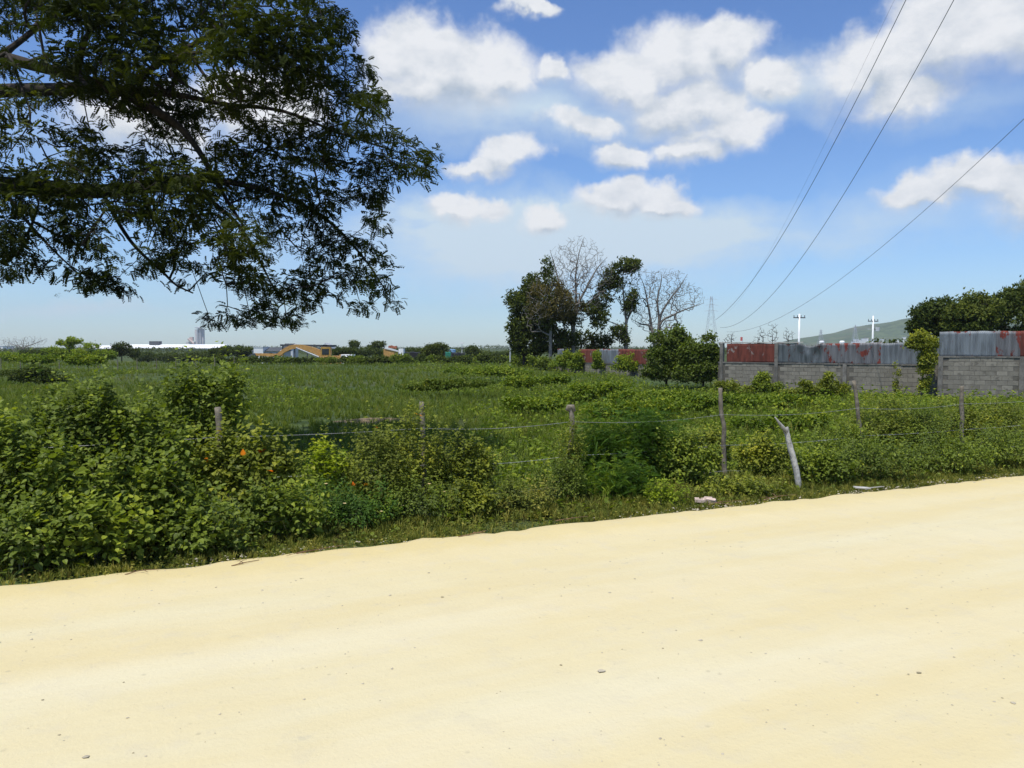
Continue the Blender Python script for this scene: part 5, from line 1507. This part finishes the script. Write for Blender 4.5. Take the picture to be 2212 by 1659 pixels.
Yt = 1480; b = gbase(413, Yt); t_ = thing('preheater_building', b, 'pinkish building leaning against the left side of the silo tower', 'building')
mb = MB(); mb.box((b[0], Yt, (b[2] + zat(738, Yt)) / 2), (17 * sc_, 10 * sc_, zat(738, Yt) - b[2])); mb.make('wall', M['silo'], t_)
mb = MB(); mb.tube([[b[0] - 3 * sc_, Yt - 6 * sc_, zat(732, Yt)], [b[0] + 9 * sc_, Yt - 6 * sc_, zat(743, Yt)]], 2.6 * sc_, 6); mb.make('conveyor', M['pink'], t_)
mb = MB(); mb.box((b[0] + 2 * sc_, Yt, zat(732, Yt)), (7 * sc_, 6 * sc_, 8 * sc_)); mb.make('upper_room', M['pink'], t_)

# houses at the foot of the hill
rr = random.Random(4)
HX = sorted(rr.uniform(1835, 1962) for _ in range(16))
for i in range(16):
    px = HX[i]; top = rr.uniform(730, 739) - max(0, (px - 1900) * .06)
    Yk_ = rr.uniform(1900, 2050)
    b = np.array([(px - 1106) / FPX * Yk_, Yk_, zat(744, Yk_)])
    t_ = thing('hillside_house', b, 'small white house at the hill foot, %s from the left' % ORD[i], 'house', 'small white houses at the hill foot')
    W = rr.uniform(5, 13); H = rr.uniform(3.5, 6); z = zat(top, Yk_)
    mb = MB(); mb.box((b[0], Yk_, (z - 8 + z) / 2), (W, 8, 8)); mb.make('wall', M['white'], t_)
    mb = MB(); mb.box((b[0], Yk_, z + .3), (W * 1.05, 8.5, .6)); mb.make('roof', M['brick' if i % 4 == 0 else 'palegrey'], t_)
for px, lab in ((1774, 'small white water tank above the dark dented sheet, left of two'), (1818, 'small white domed tank above the rusty sheet, right of two')):
    b = gbase(px, 300); mb = MB(); mb.tube([[b[0], 300, zat(746, 300)], [b[0], 300, zat(738, 300)], [b[0], 300, zat(736, 300)]], [1.0, 1.0, .5], 12)
    t_ = thing('water_tank', b, lab, 'tank', 'white tanks beyond the wall'); mb.make('tank', M['white'], t_)
    mb = MB(); mb.box((b[0], 300, (b[2] + zat(746, 300)) / 2), (1.6, 1.6, zat(746, 300) - b[2])); mb.make('stand', M['concrete'], t_)

# yard behind the field: buildings
house(588, 150, 62, 750, 770, 'grey-white house with dark windows behind the excavator arm', 'palegrey', 'darkgrey', True, windows=4, depth=6)
house(566, 148, 20, 751, 770, 'white block at the left end of the yard house', 'white', 'palegrey', False, windows=2, depth=4)
b = gbase(668, 145); t_ = thing('open_shed', b, 'open-sided dark roofed shed behind the orange excavator boom', 'shed')
W = 104 / FPX * 145
mb = MB(); mb.box((b[0], 145, zat(746.5, 145)), (W, 6, .35), ry=.012); mb.make('roof', M['darkgrey'], t_)
mb = MB(); mb.box((b[0], 145, zat(752, 145)), (W * .96, 5, .28)); mb.make('eaves_beam', M['palegrey'], t_)
mb = MB(); x_ = (711 - 1106) / FPX * 145; mb.prism([(x_ - 1.0, zat(752, 145)), (x_ + 1.0, zat(752, 145)), (x_, zat(741, 145))], 142, 146); mb.make('gable', M['palegrey'], t_)
for px in (620, 645, 672, 700, 716):
    x_ = (px - 1106) / FPX * 145; mb = MB(); mb.box((x_, 142.5, (b[2] + zat(748, 145)) / 2), (.2, .2, zat(748, 145) - b[2])); mb.make('column', M['darkgrey'], t_)
house(628, 160, 22, 742, 760, 'small white hut with dark window left of the shed', 'palegrey', 'darkgrey', True, windows=1, depth=4)

# orange excavator
Ye = 116
def Q(px, py, Y=Ye): p = at(px, py, Y); return (p[0], p[2])
b = gbase(700, Ye); ex = thing('excavator', b, 'orange excavator with its boom arched low over the field edge', 'excavator')
g0 = b[2]
mb = MB(); mb.prism([Q(*p_) for p_ in [(597, 768), (606, 768.5), (616, 761), (628, 755), (640, 752.5), (652, 754), (664, 758), (680, 764), (694, 772), (702, 779), (717, 779), (708, 767), (696, 757.5), (680, 751), (666, 747.5), (652, 744.5), (638, 744), (626, 746.5), (614, 752.5), (603, 761)]], Ye - .3, Ye + .3); mb.make('boom', M['orange'], ex)
mb = MB(); mb.prism([Q(549, 768), Q(600, 771), Q(612, 768), Q(608, 762), Q(596, 764), Q(549, 763)], Ye - .25, Ye + .25); mb.make('stick', M['orange'], ex)
mb = MB(); mb.prism([Q(538, 776), Q(550, 777), Q(556, 770), Q(552, 763), Q(544, 765), Q(538, 770)], Ye - .6, Ye + .6); mb.make('bucket', M['darkgrey'], ex)
mb = MB(); p0, p1 = Q(690, 764), Q(641, 751); mb.tube([[p0[0], Ye - .4, p0[1] - .5], [(p0[0] + p1[0]) / 2, Ye - .4, (p0[1] + p1[1]) / 2 - .25], [p1[0], Ye - .4, p1[1]]], [.14, .11, .08], 8); mb.make('boom_cylinder', M['steel'], ex)
p0, p1 = Q(640, 744), Q(606, 761); mb = MB(); mb.tube([[p0[0], Ye, p0[1] + .05], [p1[0], Ye, p1[1] + .2]], .09, 8); mb.make('stick_cylinder', M['steel'], ex)
x_ = Q(722, 760)[0]
mb = MB(); mb.box((x_, Ye, g0 + 1.75), (3.6, 2.6, 1.3)); mb.box((x_ + 1.5, Ye, g0 + 1.9), (.9, 2.7, 1.4)); mb.make('house_body', M['orange'], ex)
mb = MB(); mb.box((x_ - 1.0, Ye - .75, g0 + 2.6), (1.5, 1.0, 2.2), taper=.9); cb = mb.make('cab', M['yellow'], ex)
mb = MB(); mb.box((x_ - 1.0, Ye - 1.24, g0 + 3.0), (1.0, .06, .85)); wn = mb.make('window', M['glass'], ex)
for s_ in (-1, 1):
    mb = MB(); pp = []
    for a in np.linspace(0, 2 * PI, 18, endpoint=False):
        pp.append((x_ + math.cos(a) * .45 + (1.6 if math.cos(a) > 0 else -1.6), g0 + .48 + math.sin(a) * .46))
    mb.prism(pp, Ye + s_ * 1.15 - .28, Ye + s_ * 1.15 + .28); mb.make('track', M['rubber'], ex)

# second machine: orange tipper with white arm and white cab box
b = gbase(848, 118); tr = thing('loader_truck', b, 'orange truck with white sloping arm and white box, right of the excavator', 'truck'); g0 = b[2]
Yl = 118; q2 = lambda px, py: Q(px, py, Yl)
mb = MB(); mb.prism([q2(831, 772), q2(862, 772), q2(862, 760), q2(846, 755), q2(831, 754)], Yl - 1, Yl + 1); mb.make('body', M['orange'], tr)
mb = MB(); mb.prism([q2(833, 753), q2(862, 760), q2(862, 757), q2(834, 749)], Yl - 1.1, Yl - .8); mb.make('arm', M['white'], tr)
mb = MB(); mb.prism([q2(862, 767), q2(873, 767), q2(873, 753), q2(863, 753)], Yl - .9, Yl + .9); mb.make('cab', M['white'], tr)
mb = MB(); mb.prism([q2(838, 751), q2(856, 753), q2(856, 747), q2(850, 748), q2(845, 746), q2(839, 747)], Yl + .1, Yl + 1); mb.make('load', M['brick'], tr)
for px in (836, 852, 868):
    p_ = q2(px, 772); mb = MB(); mb.tube([[p_[0], Yl - 1.1, g0 + .5], [p_[0], Yl - .75, g0 + .5]], .5, 14); mb.make('wheel', M['rubber'], tr)

# white pickup seen from behind
def car(px, Y, label, s=1.0):
    b = gbase(px, Y); t_ = thing('parked_van', b, label, 'van'); g = b[2]; lift = zat(777, Y) - g
    g = g
    x, z = b[0], g
    W = 28 / FPX * Y
    mb = MB(); mb.box((x, Y, z + 1.0), (W, 4.2, .9)); mb.box((x, Y + .2, z + 1.9), (W * .9, 3.0, .9), taper=.9); mb.make('body', M['white'], t_)
    for k_ in (-.22, .22):
        mb = MB(); mb.box((x + k_ * W, Y - 1.32, z + 1.98), (W * .26, .05, .5), rx=-.05); mb.make('window', M['glass'], t_)
    for k_ in (-.38, .38):
        mb = MB(); mb.tube([[x + k_ * W - .12, Y - 1.6, z + .34], [x + k_ * W + .12, Y - 1.6, z + .34]], .34, 14); mb.make('wheel', M['rubber'], t_)
        mb = MB(); mb.box((x + k_ * W, Y - 2.12, z + 1.15), (.3, .05, .25)); mb.make('light', M['redpaint'], t_)
    mb = MB(); mb.box((x, Y - 2.15, z + .62), (W, .12, .22)); mb.make('bumper', M['darkgrey'], t_)
car(752, 113, 'white van with two dark windows parked between excavator and orange truck')

def tarp(px, Y, w_, top, bot, m, label, name='tarp_shelter', sag=.25):
    b = gbase(px, Y); W = w_ / FPX * Y; z1, z0 = zat(top, Y), b[2]
    t_ = thing(name, b, label, 'shelter')
    xs = np.linspace(-W / 2, W / 2, 9); V = []
    for y_, dz in ((0, 0), (1.2, .25), (2.4, 0)):
        for x_ in xs: V.append([b[0] + x_, Y + y_, z1 + dz * .4 - sag * math.sin((x_ / W + .5) * PI * 2) ** 2 * .4])
    for x_ in xs: V.append([b[0] + x_, Y - .1, z0])
    F = grid_faces(9, 3); F = np.vstack([F, [[27 + i, 27 + i + 1, i + 1, i] for i in range(8)]])
    put('cloth', np.array(V), F, M[m], t_)
    for x_ in (-W / 2, W / 2):
        mb = MB(); mb.tube([[b[0] + x_, Y, z0], [b[0] + x_, Y, z1 + .1]], .05, 6); mb.make('pole', M['darkgrey'], t_)
tarp(968, 118, 13, 761, 772, 'greentarp', 'green tarpaulin screen beside the dark green tree')
tarp(990, 117, 28, 762.5, 772, 'black', 'long black tarpaulin screen right of the green one')
tarp(890, 119, 34, 761, 772, 'black', 'low dark shelter left of the dark green tree')
b = gbase(975, 130); t_ = thing('blue_tank', b, 'light blue water tank above the green tarpaulin', 'tank')
mb = MB(); mb.tube([[b[0], 130, zat(761, 130)], [b[0], 130, zat(755, 130)], [b[0], 130, zat(754, 130)]], [.75, .75, .4], 14); mb.make('tank', M['bluetank'], t_)
mb = MB(); mb.box((b[0], 130, (b[2] + zat(761, 130)) / 2), (1.2, 1.2, zat(761, 130) - b[2])); mb.make('stand', M['darkgrey'], t_)

def lamp_post(px, Y, top, label, head=True, m='white', r=.09):
    b = gbase(px, Y); z1 = zat(top, Y); t_ = thing('lamp_post', b, label, 'pole')
    mb = MB(); mb.tube([b, [b[0], Y, z1]], [r, r * .6], 8); mb.make('pole', M[m], t_)
    if head:
        mb = MB(); mb.box((b[0], Y, z1), (1.0, .5, .35)); mb.make('lamp_head', M['white'], t_)
        mb = MB(); mb.box((b[0] + .25, Y, z1 - 1.3), (.6, .2, .25)); mb.make('bracket', M['darkgrey'], t_)
lamp_post(998, 180, 741, 'lamp post with white head right of the dark green tree')
lamp_post(903, 260, 742, 'thin hazy post left of the dark green tree', False)
lamp_post(1102, 95, 748, 'plain pale post at the left edge of the leafy tree group', False, 'palegrey', .10)
lamp_post(793, 260, 742, 'thin hazy mast among the far bushes', False)

# distant trees
GT = 'trees along the far side of the yard'
def dt(px, Y, ells, label, m='far', n=700, size=.5, seed=1, tone=.4, **k_):
    return tree('distant_tree', px, Y, ells, label, m, nleaf=n, size=size, nbr=60, seed=seed, trunk_r=.15, tone=tone, group=GT, **k_)
dt(935, 122, [(935, 753, 20, 10), (950, 750, 16, 9), (925, 762, 26, 9), (955, 763, 20, 9)], 'spiky dark green tree right of the orange truck', 'dark', 900, .42, 301, .6)
dt(1020, 150, [(1020, 757, 14, 9), (1024, 764, 18, 8)], 'small round tree right of the black tarpaulin', 'far', 500, .5, 302)
dt(765, 170, [(765, 744, 11, 7)], 'round grey-green treetop above the white van', 'far', 300, .5, 303, .5)
dt(818, 165, [(818, 745, 16, 7), (808, 750, 16, 6)], 'ragged treetop left of the orange truck', 'far', 340, .5, 304, .4)
TL = ['dark bushy tree directly behind the white van', 'wide dark tree between white van and orange truck', 'dark bushy tree right behind the orange truck', 'dark tree just right of the white warehouse end', 'taller dark tree left of the yard house', 'small dark tree touching the yard house', 'dark tree behind the low black shelter', 'low tree between lamp post and tree group', 'low tree just left of the plain pale post', 'low tree at the foot of the silo tower, right side', 'low tree at the foot of the silo tower, left side', 'low dark tree below the middle of the warehouse', 'low dark tree below the left half of the warehouse']
for i, (px, w_, top) in enumerate([(745, 30, 752), (790, 40, 752), (850, 30, 755), (480, 30, 750), (510, 34, 747), (530, 22, 753), (890, 26, 753), (1060, 36, 762), (1090, 28, 760), (455, 26, 760), (420, 32, 762), (370, 36, 763), (320, 34, 762)]):
    dt(px, 155 + i * 3, [(px, top + 8, w_, 9), (px - w_ * .4, top + 12, w_ * .6, 8), (px + w_ * .4, top + 11, w_ * .6, 8)], TL[i], 'far', 600, .55, 310 + i, .4)
dt(263, 140, [(263, 752, 22, 12), (250, 760, 26, 11), (282, 762, 20, 10)], 'dark dome-shaped tree in front of the warehouse', 'dark', 900, .42, 330, .25)
dt(150, 120, [(137, 741, 15, 6), (160, 736, 18, 8), (152, 748, 10, 6)], 'small bright green umbrella tree on the left skyline', 'lightfar', 500, .36, 331, .6)
dt(190, 118, [(195, 748, 22, 6), (180, 762, 26, 9), (205, 764, 20, 8)], 'yellow-green tree left of the dark dome-shaped tree', 'lightfar', 600, .38, 332, .5)
BL = ['dull bush under the left side of the wide leafless tree', 'dull bush right under the wide leafless tree trunk', 'greyish bush left of the small umbrella tree', 'dull bush below the small umbrella tree', 'green bush between yellow-green tree and dome-shaped tree', 'bush at the very left edge of the skyline', 'low dull bush in front of the wide leafless tree, right side']
for i, (px, w_, top) in enumerate([(20, 36, 762), (70, 34, 758), (115, 30, 752), (145, 30, 755), (225, 26, 757), (-40, 40, 758), (95, 26, 763)]):
    dt(px, 118 + i * 2, [(px, top + 9, w_, 10), (px + w_ * .4, top + 12, w_ * .6, 8)], BL[i], 'far' if i % 2 else 'lightfar', 600, .42, 340 + i, .25)
tree('distant_bare_tree', 48, 128, [(35, 738, 44, 14), (75, 736, 30, 12), (50, 748, 40, 12)], 'wide leafless tree on the far left skyline', 'brown', 'palebark', nbr=420, nleaf=0, crown=False, seed=350, trunk_r=.14, r0=.011, fork=[[(50, 755), (30, 745), (5, 735)], [(50, 755), (50, 740), (55, 728)], [(50, 755), (75, 742), (100, 732)]])
tree('distant_bare_tree', 175, 135, [(175, 748, 22, 9)], 'small leafless tree between the two bright trees', 'brown', 'palebark', nbr=160, nleaf=0, crown=False, seed=351, trunk_r=.10, r0=.010)
# far low treeline mass
def treeline(name, Y, px0, px1, h0, h1, n, size, lab, seed, m='far'):
    r = np.random.default_rng(seed)
    px = r.uniform(px0, px1, n); X_ = (px - 1106) / FPX * Y; Yy = Y + r.uniform(-10, 10, n) * Y / 300
    g = G(X_, Yy); hh = (h0 + (h1 - h0) * vnoise(X_, X_ * 0, Y * .03, seed)) * r.random(n) ** .6
    pts = np.c_[X_, Yy, g + hh]
    V, F, A_ = foliage(pts, pts - [0, .4, .4], size, r, .4)
    return tag(put(name, V, F, M[m], var=A_), lab, 'woods', kind='stuff')
treeline('far_treeline', 420, -500, 1750, .5, 3.6, 7000, 1.0, 'low wooded band along the horizon', 401)
treeline('farther_treeline', 1100, -700, 2600, 1, 6.5, 7000, 2.2, 'hazy wooded band on the horizon', 402)
treeline('wall_backdrop_scrub', 62, 1900, 2500, 1.5, 4.2, 3000, .35, 'scrub close behind the right wall', 403)
# far field rail fence at left
fr = thing('field_fence', gbase(150, 75), 'distant line of thin posts across the far left field', 'fence')
for k_ in range(14):
    px = -40 + k_ * 42; b = gbase(px, 78 + k_ * .5); mb = MB(); mb.tube([b, b + [0, 0, 1.25]], [.05, .04], 5); mb.make('post', M['postwood'], fr)

# ------------------------------------------------------------------ haze
mb = MB(); mb.box((0, 1600, 98), (7000, 4400, 206))
V, F = mb.tris()
hz = put('haze', V, F, M['white'], loc=(0, 1600, 0))
m, n = mat('thin_haze')
vp = n('ShaderNodeVolumePrincipled', {'Color': (.93, .97, 1.0, 1), 'Density': .00013, 'Anisotropy': .2})
o_ = n('ShaderNodeOutputMaterial'); n.l.new(vp.outputs[0], o_.inputs[1])
hz.data.materials.clear(); hz.data.materials.append(m)
tag(hz, 'thin bluish haze over the whole plain', 'haze', kind='stuff')
print('objects', len(bpy.data.objects), 'tris', sum(len(o.data.polygons) for o in bpy.data.objects if o.type == 'MESH'))
